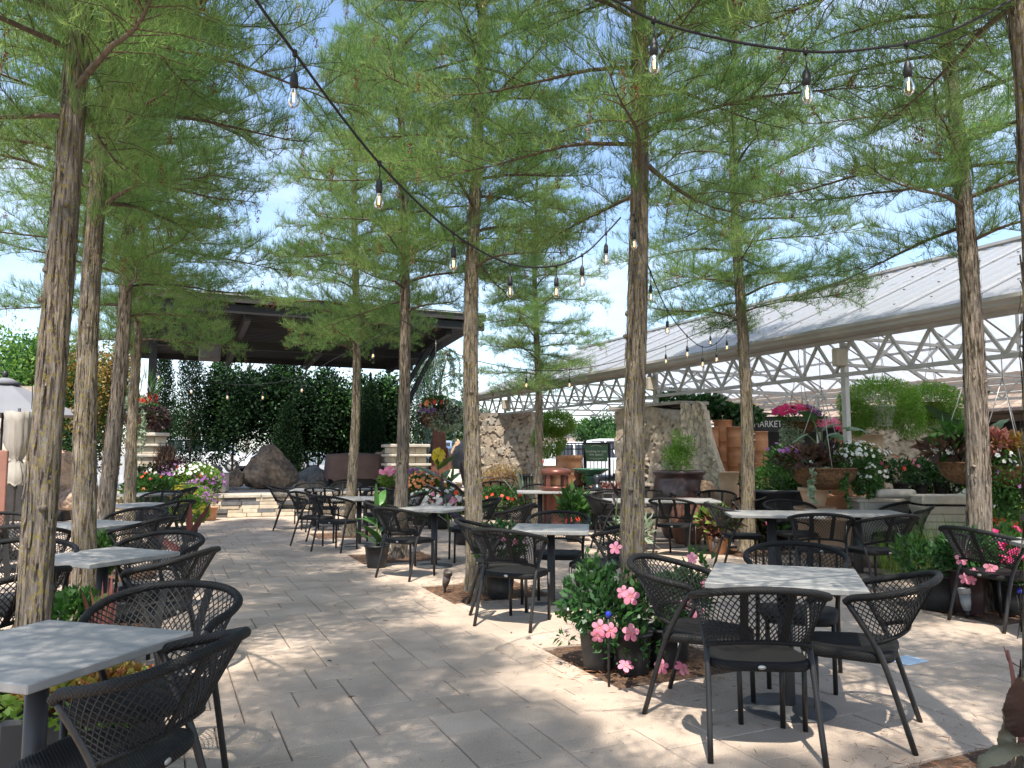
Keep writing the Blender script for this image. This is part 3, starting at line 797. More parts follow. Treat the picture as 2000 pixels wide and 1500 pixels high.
# ------------------------------------------------------------------ cypress trees
def trunk_pts(H, seed):
    rr = random.Random(seed); return [Vector((.06 * math.sin(z * .6 + seed), .06 * math.cos(z * .75 + seed * 2) - .06 * math.cos(seed * 2), z)) - Vector((.06 * math.sin(seed), 0, 0)) for z in np.linspace(0, H, 60)]
def cypress(seed, H=10.2, first=3.45):
    rng = np.random.default_rng(seed); rr = random.Random(seed)
    tp = trunk_pts(H, seed)
    def axis(z):
        i = z / H * 59; k = min(int(i), 58); return tp[k].lerp(tp[k + 1], i - k)
    rad = lambda z: max(.012, .098 * (1 - z / H) ** .62 * (1 + .6 * math.exp(-z * 7) + .12 * math.exp(-z * 1.2)))
    # trunk: fluted, with peeling ridges
    n = 56; rows = 230; vs = []; fs = []
    for i in range(rows):
        z = H * (i / (rows - 1)) ** 1.15; c = axis(z); r0 = rad(z)
        for j in range(n):
            a = 2 * math.pi * j / n
            fl = .10 * noise.noise(Vector((math.cos(a) * 1.3, math.sin(a) * 1.3, z * .25 + seed * 5))) * (1 + 1.5 * math.exp(-z * 3))
            rd = abs(noise.noise(Vector((math.cos(a) * 7, math.sin(a) * 7, z * 1.3 + seed)))) * .14 + noise.noise(Vector((math.cos(a) * 14, math.sin(a) * 14, z * 3.2))) * .05
            q = r0 * (1 + fl + rd + .05 * noise.noise(Vector((math.cos(a) * 24, math.sin(a) * 24, z * 2.1 + 9))) - .04)
            vs.append((c.x + q * math.cos(a), c.y + q * math.sin(a), z - .03))
    for i in range(rows - 1):
        fs += [(i * n + j, i * n + (j + 1) % n, (i + 1) * n + (j + 1) % n, (i + 1) * n + j) for j in range(n)]
    tr = MB(); tr.add(vs, fs, 0, True)
    for k in range(5):     # pruned stubs and knots
        z = rr.uniform(.9, first + .6); a = rr.uniform(0, 6.28); d = Vector((math.cos(a), math.sin(a), .35)); o = axis(z); q = rad(z)
        tr.tube([o + d * q * .7, o + d * (q + .012), o + d * (q + rr.uniform(.015, .03))], [.026, .019, rr.uniform(.006, .012)], 9)
    for k in range(420):   # loose peeling bark strips
        z = first * 1.5 * rr.random() + .05; a = rr.uniform(0, 6.28); h_ = rr.uniform(.05, .22); w_ = rr.uniform(.04, .10); vs2 = []
        for i in range(4):
            zz = z + h_ * i / 3; c = axis(zz); q = rad(zz) * 1.06 + (.012 * (i / 3) ** 2 if k % 2 else .010 * (1 - i / 3) ** 2) + rr.uniform(0, .002); wv = w_ * (.4 + .6 * math.sin(math.pi * (i + .5) / 4))
            for e in (-1, 1): b_ = a + e * wv + .1 * math.sin(k + zz * 3); vs2.append((c.x + q * math.cos(b_), c.y + q * math.sin(b_), zz))
        tr.add(vs2, [(0, 1, 3, 2), (2, 3, 5, 4), (4, 5, 7, 6)], 0, True)
    br = MB(); TW = []  # twiglets: start, direction, length
    z = first; ang = rr.uniform(0, 6.28); catk = []
    while z < H - .25:
        fr = (z - first) / (H - first)
        Lb = (1.78 * (1 - fr) ** .7 + .25) * rr.uniform(.7, 1.14) * min(1, .72 + fr * 4)
        el = rr.uniform(-.05, .42) + fr * .5
        d = Vector((math.cos(ang) * math.cos(el), math.sin(ang) * math.cos(el), math.sin(el)))
        o = axis(z); pts = [o + d * .02]; cur = d.copy(); r0 = min(.021, .008 + .010 * Lb) * rr.uniform(.8, 1.2)
        nseg = 9; wob = rr.uniform(-.35, .35)
        for k in range(nseg):
            bend = (-.075 if k < 5 else .02) + rr.uniform(-.09, .09)
            cur = (cur + Vector((-d.y, d.x, 0)) * (wob / nseg + rr.uniform(-.08, .08)) + Vector((0, 0, bend))).normalized()
            if cur.z < -.12: cur.z = -.12; cur.normalize()
            pts.append(pts[-1] + cur * Lb / nseg)
        rads = [r0 * (1 - .88 * k / nseg) for k in range(nseg + 1)]
        br.tube(pts, rads, 6, caps=False)
        # secondary twigs
        nt_ = int(7 + 9 * Lb)
        for q in range(nt_):
            s = .05 + .95 * (q + rr.random()) / nt_
            k = min(int(s * nseg), nseg - 1); p = pts[k].lerp(pts[k + 1], s * nseg - k); ax = (pts[k + 1] - pts[k]).normalized()
            sd = Vector((-ax.y, ax.x, 0)).normalized() * (1 if q % 2 else -1)
            td = (ax * .75 + sd * rr.uniform(.4, 1.1) + Vector((0, 0, rr.uniform(-.5, .85)))).normalized()
            tl = (.16 + .42 * math.sin(math.pi * min(1, s * .9 + .12)) ** .7) * (.5 + .35 * Lb) * rr.uniform(.6, 1.15)
            mid = p + td * tl * .5 + Vector((0, 0, .02)); end = p + td * tl + Vector((0, 0, rr.uniform(-.10, .02)))
            br.tube([p, mid, end], [.0055, .004, .002], 3, caps=False)
            TW.append((mid, end - mid)); TW.append((p, mid - p))
            for h in range(5):
                u_ = .15 + .85 * h / 5; b0 = p.lerp(mid, u_ * 2) if u_ < .5 else mid.lerp(end, u_ * 2 - 1)
                s2 = td.cross(Vector((rr.uniform(-.3, .3), rr.uniform(-.3, .3), 1))).normalized() * (1 if h % 2 else -1)
                TW.append((b0, (td * .8 + s2 * .8 + Vector((0, 0, rr.uniform(-.2, .5)))).normalized() * tl * rr.uniform(.3, .55)))
            if rr.random() < .2 and s > .4: catk.append(end)
        z += rr.uniform(.07, .17) * (1 if fr < .7 else .7); ang += 2.4 + rr.uniform(-.5, .5)
    z = first - .15
    while z < H * .8:      # short tufts on the trunk itself
        a_ = rr.uniform(0, 6.28); q = rad(z); d_ = Vector((math.cos(a_), math.sin(a_), rr.uniform(.1, .9))).normalized(); o = axis(z) + Vector((math.cos(a_), math.sin(a_), 0)) * q
        for _ in range(3): TW.append((o, (d_ + Vector((rr.uniform(-.5, .5), rr.uniform(-.5, .5), rr.uniform(-.4, .6)))).normalized() * rr.uniform(.12, .38)))
        z += .045
    A = np.array([list(a) for a, b in TW]); B = np.array([list(b) for a, b in TW]); ln = np.linalg.norm(B, axis=1)
    cnt = np.maximum(6, (ln * 125).astype(int)); idx = np.repeat(np.arange(len(A)), cnt); Nn = len(idx)
    u = rng.random((Nn, 1)); p = A[idx] + B[idx] * u
    ax = nrm(B)[idx]; rnd = rng.normal(size=(Nn, 3))
    upf = np.where(rng.random(len(A)) < .25, -.55, .5)[idx][:, None]
    d = nrm(ax * .75 + rnd * .5 + np.array((0, 0, 1.)) * upf)
    l = rng.uniform(.05, .12, (Nn, 1)); up = np.array((0, 0, 1.)) * rng.uniform(.0, .05, (Nn, 1)) - ax * .01
    sd = nrm(np.cross(d, rng.normal(size=(Nn, 3)))) * .0018
    p1 = p + d * l * .5 + up * .2; p2 = p + d * l + up * 1.1
    V = np.stack([p - sd, p + sd, p1 + sd, p1 - sd, p2 + sd * .3, p2 - sd * .3], 1)
    f = np.arange(Nn)[:, None] * 6
    F = np.concatenate([f + [0, 1, 2, 3], f + [3, 2, 4, 5]])
    cr = LB(); cr.add(V, F, 0)
    for c in catk:   # hanging seed tassels
        k = 34; q = np.array(c) + rng.normal(size=(k, 3)) * (.014, .014, 0) + np.stack([np.zeros(k), np.zeros(k), -rng.random(k) * rng.uniform(.08, .2)], 1)
        v, ff = leafquads(q, rng.normal(size=(k, 3)) * .4 + (0, 0, -1), .024, .011, rng, .3); cr.add(v, ff, 1)
    t = empty('cypress_tree', 'x', 'tree')
    to = tr.build('trunk', m['bark'], t)
    bo = br.build('branches', m['twig'], t)
    co = cr.build('crown', [m['needle'], m['catkin']], t)
    return t
variants = [cypress(11 + k * 7) for k in range(4)]
usedv = set()
for i, T in enumerate(TREES + [(a[0], a[1], a[2], a[3], a[4], a[5], 0, 0, 0, a[6]) for a in OFF]):
    x, y, v, s, hs, rz, lx, ly, lic, lb_ = T
    if v in usedv: o = copy_tree(variants[v])
    else: o = variants[v]; usedv.add(v)
    if i < len(TREES):
        p = G(x, y); o['label'] = lb_
    else:
        p = Vector((x, y, 0)); o['label'] = lb_ + ', outside the picture'
    o['group'] = 'cypress trees on the terrace'; o['category'] = 'tree'
    o.location = p; o.scale = (s, s, hs); o.rotation_euler = (-ly, lx, R(rz))
    if lic:
        for ch in o.children:
            if ch.name.startswith('trunk'):
                ch.data = ch.data.copy(); ch.data.materials[0] = m['bark2']

# ------------------------------------------------------------------ covered stage
SO = Vector((-7.1, 14.5, 0))
def F(s, t, z=0.): return SO + E1 * s + E2 * t + EZ * z
A1 = math.atan2(E1.y, E1.x)
RZ = Matrix.Rotation(A1, 3, 'Z')
# platform and its block front
stage = empty('stage', 'low raised stage with banded limestone front wall and pale coping', 'stage')
def front(s): return 2.95 - .55 * math.sin(math.pi * min(1, max(0, s / 7.2)))
rr = random.Random(5)
mb = MB(); out_ = [(-.6, 8.9), (8.2, 8.9)] + [(s, front(s) + .04) for s in np.linspace(8.2, -.6, 30)]
ol = [tuple(F(a, b).xy) for a, b in out_][::-1]
mb.prism(ol, -.02, .50); mb.build('platform', m['stagefl'], stage)
mb = MB(); cp = MB()
for r_ in range(5):
    s = -.6 - rr.random() * .3; z0 = .008 + r_ * .087
    while s < 8.1:
        L_ = rr.uniform(.30, .44); s1 = min(s + L_, 8.2); a = F(max(s, -.6), front(s)); b = F(s1, front(s1)); d = rr.uniform(-.02, .02)
        if (b - a).length > .05:
            ax = (b - a).normalized(); c_ = (a + b) / 2 + Vector((-ax.y, ax.x, 0)) * (d + .02)
            mb.box(c_ + EZ * (z0 + .043), ((b - a).length - .008, .16, .082), math.atan2(ax.y, ax.x), 1 if rr.random() < .30 else 0, .006)
        s = s1
mb.build('block_wall', [m['stageblk'], m['greyblk']], stage)
s = -.6
while s < 8.1:
    a = F(s, front(s) + .1); b = F(s + .8, front(s + .8) + .1); ax = (b - a).normalized()
    cp.box((a + b) / 2 + EZ * .475, ((b - a).length - .006, .36, .075), math.atan2(ax.y, ax.x), 0, .012); s += .8
cp.build('coping', m['slab'], stage)
# pillars of stacked slabs
def pillar(c, w_, h, label, gaps):
    t = empty('stone_pillar', label, 'pillar', c, A1, 'stacked limestone pillars of the stage')
    z = 0; mb = MB(); sl = MB(); rr = random.Random(int(c.x * 10)); k = 0
    while z < h - .05:
        if k % 2 == 0:
            for i in range(3): mb.box(((i - 1) * w_ / 3.1, 0, z + .085), (w_ / 3.2, w_ * .9, .165), None, 0, .012)
            z += .172
        else:
            sl.box((rr.uniform(-.02, .02), rr.uniform(-.02, .02), z + .032), (w_ * gaps, w_ * gaps, .062), None, 0, .012); z += .066
        k += 1
    sl.box((0, 0, z + .04), (w_ * 1.12, w_ * 1.12, .08), None, 0, .015)
    mb.build('block_courses', m['stageblk'], t); sl.build('slab_courses', m['slab'], t); return t, z + .08
lp, zl = pillar(F(.18, 3.75), .80, 1.75, 'square limestone pillar under the left stage post, behind the thin trunks', 1.03)
rp_, zr = pillar(F(6.25, 3.3), .92, 1.62, 'layered limestone pillar under the right stage post, behind the flowers', 1.14)
roof = empty('stage_canopy', 'dark brown flat canopy roof on steel posts over the stage', 'canopy')
def zr_(t): return 4.22 - t * .075
CAMP = Vector((0, 0, 1.45)); KR = 1.11
def FR(s, t, z=0.): return CAMP + (F(s, t, z) - CAMP) * KR
def zrr(t): return CAMP.z + (zr_(t) - CAMP.z) * KR
# decking with ribs running along e1
mb = MB(); n = 34; vs = []; fs = []
for i in range(n + 1):
    t = -.05 + 5.3 * i / n
    for k, (dt, dz) in enumerate(((0, 0), (.10, 0), (.12, .035), (.145, .035))):
        if i == n and k: break
        vs += [FR(-.3, t + dt, zr_(t + dt) + dz + .14), FR(7.0, t + dt, zr_(t + dt) + dz + .14)]
k = len(vs) // 2
fs = [(2 * i, 2 * i + 1, 2 * i + 3, 2 * i + 2) for i in range(k - 1)]
mb.add(vs, fs); 
mb.build('roof_decking', m['roofdk2'], roof)
mb = MB(); mb.add([FR(-.35, -.15, zr_(0) + .36), FR(7.05, -.15, zr_(0) + .36), FR(7.05, 5.3, zr_(5.3) + .36), FR(-.35, 5.3, zr_(5.3) + .36),
                   FR(-.35, -.15, zr_(0) + .40), FR(7.05, -.15, zr_(0) + .40), FR(7.05, 5.3, zr_(5.3) + .40), FR(-.35, 5.3, zr_(5.3) + .40)],
                  [(3, 2, 1, 0), (4, 5, 6, 7), (0, 1, 5, 4), (1, 2, 6, 5), (2, 3, 7, 6), (3, 0, 4, 7)])
mb.build('roof_sheet', m['roofdk'], roof)
mb = MB()
mb.beam(FR(-.35, -.1, 4.31), FR(7.05, -.1, 4.31), .08, .20).beam(FR(-.36, -.15, 4.505), FR(7.06, -.15, 4.505), .14, .17, 1)
mb.beam(FR(-.34, -.195, 4.44), FR(7.04, -.195, 4.44), .02, .022, 2).beam(FR(-.34, -.235, 4.575), FR(7.04, -.235, 4.575), .02, .02, 2)
for s in (-.33, 7.03): mb.beam(FR(s, .0, zr_(0) + .25), FR(s, 5.25, zr_(5.25) + .25), .06, .2)
mb.beam(FR(-.3, 5.2, zr_(5.2) + .12), FR(7.0, 5.2, zr_(5.2) + .12), .1, .26)
mb.build('fascia', [m['roofdk'], m['fascia'], m['galv']], roof)
for s in (.2, 1.95, 3.95, 6.25):
    MB().beam(FR(s, .0, zr_(0) - .02), FR(s, 5.15, zr_(5.15) - .02), .13, .22).build('rafter', m['fascia'] if s in (1.95, 3.95) else m['roofdk'], roof)
for s in (.2, 6.25):
    p_ = F(s, 3.5 if s < 1 else 3.3); MB().beam(p_ + EZ * (zl - .02), p_ + EZ * 4.3, .17, .17, up=E1).build('post', m['roofdk'], roof)
for a, b in (((6.3, 3.4, 2.75), (6.55, 1.5, 4.17)), ((6.25, 3.3, 3.2), (6.28, 1.4, 4.05))):
    MB().beam(F(a[0], a[1], a[2]), FR(*b), .11, .11).build('brace', m['roofdk'], roof)
MB().beam(FR(.2, 2.0, zr_(2.0) - .2), FR(6.25, 2.0, zr_(2.0) - .2), .12, .2).build('cross_beam', m['roofdk'], roof)
sp = empty('stage_speaker', 'taupe box speaker hung under the left of the canopy', 'speaker', FR(1.3, .9, 3.55), A1)
MB().box((0, 0, 0), (.46, .36, .42), None, 0, .02).build('cabinet', m['speaker'], sp)
MB().box((0, -.186, 0), (.38, .012, .34), None, 0, .004).build('grille', m['speaker'], sp)
MB().beam((0, 0, .2), (0, 0, .52), .05, .05, up=E1).build('bracket', m['roofdk'], sp)
# boulders on and beside the stage
def bd(u, v, y, w_, h, seed, lab, mat_='rock', d=None, **k):
    z = 1.45 + (885 - v) / 1500 * y
    boulder('boulder', m[mat_], ((u - 1000) / 1500 * y, y, z), (w_, d or w_ * .8, h), seed, lab, group='boulders', **k)
bd(532, 950, 20.9, 1.6, 1.1, 3, 'big peaked brown boulder in the middle of the stage', rz=.3, cone=.28, cut=9)
bd(395, 950, 20.6, 1.75, .62, 8, 'long low brown boulder at the left of the stage', rz=.1)
bd(462, 950, 20.4, .55, .5, 12, 'small round boulder left of the peaked boulder')
bd(617, 950, 20.8, 1.0, .55, 14, 'rounded grey boulder right of the peaked boulder', 'greyrock', rz=.5)
bd(592, 952, 20.2, .32, .2, 17, 'small brown stone at the foot of the peaked boulder')
bd(745, 950, 21.4, .8, .95, 21, 'dark boulder behind the covered cart', 'rock')
bd(700, 948, 21.8, 1.1, .5, 22, 'low boulder behind the covered cart', 'rock')
bd(897, 925, 24, .62, 1.05, 25, 'tan boulder lit by the sun beside the rusty sculpture', 'tanrock')
bd(905, 935, 22, .75, 1.0, 26, 'dark grey boulder partly behind the middle trunk', 'greyrock')
bd(815, 948, 22, .9, .75, 27, 'brown boulder behind the right stage flowers', 'rock')
bd(140, 985, 15.5, 1.3, 1.0, 31, 'large tan boulder between the two left trunks', 'tanrock', cone=.2)
bd(122, 945, 18, .8, .75, 32, 'tan boulder behind the large tan one at left', 'tanrock')
bd(160, 993, 14.6, .9, .42, 33, 'low rust coloured rock at the foot of the tan boulder', 'rock')
bd(105, 990, 14.8, .7, .5, 34, 'rust coloured rock left of the tan boulder', 'rock')
bd(1370, 985, 13.2, .42, .42, 36, 'small rough stone beside the brown pot', 'tanrock')
# covered cart
cv = empty('covered_cart', 'cart draped in a brown cover on the stage', 'cart', G(-4.2, 20.3, .5), A1)
mb = MB(); vs = []; n = 40; rows = 9; Wd, Dp, Ht = .72, .34, .92
for i in range(rows):
    t = i / (rows - 1); z = Ht * (1 - t * .72)
    for j in range(n):
        a = 2 * math.pi * j / n; x = math.copysign(abs(math.cos(a)) ** .35, math.cos(a)); y = math.copysign(abs(math.sin(a)) ** .35, math.sin(a))
        k = 1 + .05 * t + .035 * t * math.sin(j * 1.9) + .03 * t * math.sin(j * .8 + 1)
        vs.append((x * Wd * k, y * Dp * k, z + .03 * t * math.sin(j * 1.1)))
fs = [(i * n + (j + 1) % n, i * n + j, (i + 1) * n + j, (i + 1) * n + (j + 1) % n) for i in range(rows - 1) for j in range(n)]
vs.append((0, 0, Ht + .05)); fs += [(j, (j + 1) % n, len(vs) - 1) for j in range(n)]
mb.add(vs, fs, 0, True); mb.build('cover', m['cloth'], cv)
MB().box((0, 0, .24), (1.2, .5, .42), None, 0, .02).build('cart_body', m['black'], cv)
for x in (-.5, .5): MB().lathe([(.0, -.02), (.06, -.02), (.06, .02), (0, .02)], 14, (x, -.2, .03 + .03), rot=Matrix.Rotation(R(90), 3, 'X')).build('wheel', m['dmetal'], cv)

# ------------------------------------------------------------------ greenhouse
def Q(s, t, z=0.):   # s away from the gutter line, t along it; t = 0 near us
    return Vector((9.83 - .455 * 4, 4, 0)) + E1 * s + E2 * t + EZ * z
def tq(y): return (y - 4) / E2.y
gh = empty('greenhouse', 'open sided greenhouse with translucent ridged roof and steel trusses', 'greenhouse')
T0, T1 = tq(3.5), tq(24.6)
ZG, ZRi, S_R = 3.24, 4.98, 4.0
for nm, (sa, za, sb, zb) in (('roof_slope', (-.12, ZG - .02, S_R, ZRi)), ('roof_slope', (S_R, ZRi, 8.1, ZG)), ):
    mb = MB(); npn = int((T1 - T0) / .3); vs = []
    nn = Vector((0, 0, 1))
    for i in range(npn * 4 + 1):
        t = T0 + (T1 - T0) * i / (npn * 4); dz = (.0, .012, .0, -.004)[i % 4]
        vs += [Q(sa, t, za + dz), Q(sb, t, zb + dz)]
    mb.add(vs, [(2 * i, 2 * i + 2, 2 * i + 3, 2 * i + 1) for i in range(npn * 4)]); mb.build(nm, m['poly'], gh)
mb = MB(); t = T0 + .4
while t < T1:
    mb.beam(Q(-.1, t, ZG + .022), Q(S_R, t, ZRi + .022), .05, .014); mb.beam(Q(S_R, t, ZRi + .022), Q(8, t, ZG + .022), .05, .014); t += 1.22
mb.build('roof_batten', m['galv'], gh)
mb = MB()
for s in (.9, 1.9, 2.9):
    t = T0 + .2; k = s / S_R; z = ZG + (ZRi - ZG) * k + .022
    while t < T1: mb.lathe([(.022, 0), (.022, .012), (0, .016)], 6, Q(s, t, z)); t += .61
mb.build('roof_screws', m['screw'], gh)['kind'] = 'stuff'
mb = MB(); mb.beam(Q(S_R, T0, ZRi + .05), Q(S_R, T1 + .05, ZRi + .05), .16, .05); mb.build('ridge_cap', m['gutter'], gh)
mb = MB()
prof = [(-.14, ZG + .02), (-.24, ZG + .02), (-.25, ZG - .03), (-.22, ZG - .06), (-.22, ZG - .10), (-.16, ZG - .135), (-.02, ZG - .135), (-.02, ZG - .06)]
vs = [Q(s, t, z) for t in (T0, T1 + .15) for s, z in prof]; k = len(prof)
mb.add(vs, [(i, i + 1, k + i + 1, k + i) for i in range(k - 1)] + [tuple(range(k - 1, -1, -1)), tuple(range(k, 2 * k))]); mb.build('gutter', m['gutter'], gh)
def truss(s0, t0, s1, t1, zt, zb, pan, nm='truss', w_=.05):
    mb = MB(); a, b = Vector((s0, t0)), Vector((s1, t1)); n = max(2, int((b - a).length / pan))
    mb.beam(Q(s0, t0, zt), Q(s1, t1, zt), w_, w_).beam(Q(s0, t0, zb), Q(s1, t1, zb), w_, w_)
    for i in range(n):
        p0 = a.lerp(b, i / n); p1 = a.lerp(b, (i + .5) / n); p2 = a.lerp(b, (i + 1) / n)
        mb.beam(Q(p0.x, p0.y, zt - .02), Q(p1.x, p1.y, zb + .02), w_ * .7, w_ * .7); mb.beam(Q(p1.x, p1.y, zb + .02), Q(p2.x, p2.y, zt - .02), w_ * .7, w_ * .7)
    mb.build(nm, m['galv'], gh)
truss(.0, T0, .0, T1, ZG - .16, ZG - .66, .62, w_=.055)
truss(8, T0, 8, T1, ZG - .2, ZG - .60, .75)
ts = [tq(21.8), tq(18.5), tq(15.3), tq(11.04), tq(7.2), tq(24.3)]
for t in ts:
    truss(.06, t, 7.94, t, ZG - .12, ZG - .52, .95, w_=.045)
    mb = MB(); mb.beam(Q(.05, t, ZG - .05), Q(S_R, t, ZRi - .08), .05, .08); mb.beam(Q(S_R, t, ZRi - .08), Q(7.95, t, ZG - .05), .05, .08); mb.beam(Q(S_R, t, ZG - .1), Q(S_R, t, ZRi - .12), .04, .04, up=E1)
    mb.beam(Q(2, t, ZG - .1), Q(S_R, t, ZRi - .6), .035, .035).beam(Q(6, t, ZG - .1), Q(S_R, t, ZRi - .6), .035, .035)
    mb.build('rafter_frame', m['galv'], gh)
mb = MB()
for s, z in ((1.33, ZG + .53), (2.66, ZG + 1.14), (5.33, ZG + 1.14), (6.66, ZG + .53)): mb.beam(Q(s, T0, z), Q(s, T1, z), .04, .05)
mb.build('purlin', m['galv'], gh)
for k, t in enumerate(ts):
    for s in (0, 8):
        if k == 1 and s == 0: continue
        MB().beam(Q(s, t, 0 if (s or k > 2) else (2.63, 0, 2.44)[k]), Q(s, t, ZG - .2), .08, .08, up=E1).build('post', m['galv'], gh)
    if k != 1: MB().box(Q(-.12, t - .03, ZG - .42), (.12, .2, .26), A1 + R(90), 0, .015).build('junction_box', m['cream'], gh)
# stone walls
def wall_fn(o, ax, curve=0., W=1., taper=None):
    nx = Vector((ax.y, -ax.x, 0))
    def fn(s, t, d):
        tt = t * (taper(s) if taper else 1)
        return o + ax * s + nx * (d + curve * (s / W) * (1 - s / W) * 4) + EZ * tt
    return fn
a = G(-1.25, 22.6); b = G(.55, 21.4)
wa = masonry('stone_wall', STONE_A, wall_fn(a, (b - a).normalized(), .0, 1), (b - a).length, 2.62, .34, 4, .07, thick=.5)
tag(wa, 'dry laid brown stone wall at the far end under the greenhouse gutter', 'stone wall', 'rubble stone walls')
# buttressed wall: darker front, cobbled sloping end with sunlight put into its pale tones
wb = empty('stone_wall', 'tall stone wall with a sloping cobbled buttress beside the brown pot', 'stone wall', (0, 0, 0), 0, 'rubble stone walls')
pa = P(1216, 1003); pb = P(1338, 1008)
pa = Vector((pa.x, 16.8, 0)); pa.x = (1200 - 1000) / 1500 * 16.8; pb = Vector(((1330 - 1000) / 1500 * 14.8, 14.8, 0))
ax = (pb - pa).normalized(); Wl = (pb - pa).length; HT = 2.40
masonry('wall_face', STONE_A, wall_fn(pa, ax, 0, 1, lambda s: .98 + .03 * math.sin(s * 2)), Wl, HT, .42, 9, .08, wb, thick=.55)
pc = Vector(((1462 - 1000) / 1500 * 14.3, 14.3, 0)); axb = (pc - pb).normalized(); Wb = (pc - pb).length
def but(s, t, d):   # top is short, foot runs out to the right
    k = t / HT; run = Wb * (.36 + .64 * (1 - k) ** 1.6); nx = Vector((axb.y, -axb.x, 0))
    top = HT * (1 + .02 * math.sin(s * 9) - .03 * (s / Wb > .9))
    return pb + axb * (s / Wb * run) + nx * (d + .04 - .25 * (k - .5) * 0) + EZ * (k * top)
masonry('buttress', STONE_B, but, Wb, HT, .21, 10, .035, wb, thick=.6, joint=.05)
mb = MB(); mb.beam(pa + EZ * (HT + .02) + Vector((.2, .2, 0)), pb + EZ * (HT + .03) + Vector((.3, .15, 0)), .75, .06); mb.build('wall_cap', m['concrete'], wb)
# pale limestone wall by the shop
pa = P(1690, 990); o1 = Vector(((1690 - 1000) / 1500 * 15.5, 15.5, 0)); o2 = Vector(((1885 - 1000) / 1500 * 13.6, 13.6, 0))
wc = masonry('stone_wall', STONE_C, wall_fn(o1, (o2 - o1).normalized()), (o2 - o1).length, 2.25, .26, 15, .07, thick=.5, squash=.6)
tag(wc, 'pale rough limestone wall behind the fern baskets', 'stone wall', 'rubble stone walls')
o1 = Vector(((-30 - 1000) / 1500 * 18, 18, 0)); o2 = Vector(((64 - 1000) / 1500 * 18.4, 18.4, 0))
wd_ = masonry('stone_wall', STONE_C, wall_fn(o1, (o2 - o1).normalized()), (o2 - o1).length, 3.05, .35, 16, .09, thick=.6)
tag(wd_, 'pale stone wall at the left edge behind the grey umbrella', 'stone wall', 'rubble stone walls')
# market building
mk = empty('market_building', 'taupe sided market building with shingled eave behind the greenhouse', 'building')
def B(s, t, z=0.): return Q(9.2 + s, t, z)
tb0, tb1 = tq(6), tq(24)
mb = MB(); mb.add([B(.3, tb0, 0), B(.3, tb1, 0), B(.3, tb1, 2.5), B(.3, tb0, 2.5), B(5, tb1, 0), B(5, tb1, 2.5), B(5, tb0, 0), B(5, tb0, 2.5)], [(0, 1, 2, 3), (1, 4, 5, 2), (4, 6, 7, 5), (6, 0, 3, 7), (3, 2, 5, 7)])
mb.build('wall', m['shadeint'], mk)  # near-black colour stands for the shade in the open shop front
mb = MB(); z = 2.2
while z < 4.6: mb.box(B(.1, (tb0 + tb1) / 2, z + .085), (tb1 - tb0, .05, .168), A1 + R(90), 0, .006); z += .178
mb.build('siding', m['woodsid'], mk)
mb = MB(); t = tb0 + .5
while t < tb1: mb.box(B(.04, t, 2.75), (.16, .10, .9), A1 + R(90)); t += 1.9
mb.build('batten', m['wood'], mk)
rr = random.Random(2); mb = MB()
for r_ in range(5):
    t = tb0 + 5.6 + rr.random() * .1
    while t < tb1 - .3:
        w_ = rr.uniform(.1, .2); mb.box(B(-.95 + r_ * .2, t + w_ / 2, 2.42 + r_ * .085 + .02), (w_ - .006, .26, .014), RZ @ Matrix.Rotation(R(90), 3, 'Z') @ Matrix.Rotation(R(-22), 3, 'X')); t += w_
mb.build('shingle_eave', m['shingle'], mk)
for t in (tb0 + 3, tb0 + 6.6, tb0 + 8.2, tb0 + 12): MB().beam(B(-.02, t, 0), B(-.02, t, 2.35), .2, .16, up=E1).build('door_post', m['wood'], mk)
# text helper
def text(name, body, size, mat_, parent, loc, rot, ext=.002):
    cu = bpy.data.curves.new(name, 'FONT'); cu.body = body; cu.size = size; cu.align_x = 'CENTER'; cu.align_y = 'CENTER'; cu.extrude = ext
    cu.materials.append(mat_); o = bpy.data.objects.new(name, cu); C.objects.link(o); o.parent = parent; o.location = loc; o.rotation_euler = rot
    me = bpy.data.meshes.new_from_object(o); me.materials.clear(); me.materials.append(mat_); bpy.data.objects.remove(o)
    o = link(name, me, parent, loc); o.rotation_euler = rot
    return o
y = 17.0
sg = empty('market_sign', 'long black chalkboard sign reading MARKET above the shop door', 'sign', ((1492 - 1000) / 1500 * y, y, 1.45 + (885 - 829) / 1500 * y), -.12)
MB().box((.35, 0, 0), (1.75, .04, .30), None, 0, .004).box((.35, -.004, .16), (1.79, .05, .025)).box((.35, -.004, -.16), (1.79, .05, .025)).build('board', m['signb'], sg)
text('lettering', 'MARKET', .205, m['signw'], sg, (.075, -.026, 0), (R(90), 0, 0)).scale = (.78, 1, 1)
MB().beam((-.48, -.024, .0), (-.36, -.024, 0), .006, .012).beam((-.48, -.0241, .03), (-.38, -.0241, .03), .006, .008).beam((.40, -.024, .0), (.52, -.024, 0), .006, .012).build('chalk_flourish', m['signw'], sg)
# ------------------------------------------------------------------ fence, rent sign
fe = empty('iron_fence', 'black iron railing fence behind the green rent sign', 'fence')
p0 = Vector(((1088 - 1000) / 1500 * 21.5, 21.5, 0)); p1 = Vector(((1235 - 1000) / 1500 * 20.2, 20.2, 0)); ax = (p1 - p0).normalized(); Ln = (p1 - p0).length
hf = 1.72
mb = MB()
for z in (hf, hf - .16, .12): mb.beam(p0 + EZ * z, p1 + EZ * z, .03, .035)
mb.build('rail', m['iron'], fe)
mb = MB(); k = int(Ln / .115)
for i in range(k + 1): mb.beam(p0 + ax * Ln * i / k + EZ * .1, p0 + ax * Ln * i / k + EZ * hf, .016, .016, up=E1)
mb.build('pickets', m['iron'], fe)
for i in (0, .38, 1): MB().beam(p0 + ax * Ln * i, p0 + ax * Ln * i + EZ * (hf + .05), .06, .06, up=E1).build('post', m['iron'], fe)
y = 19.2
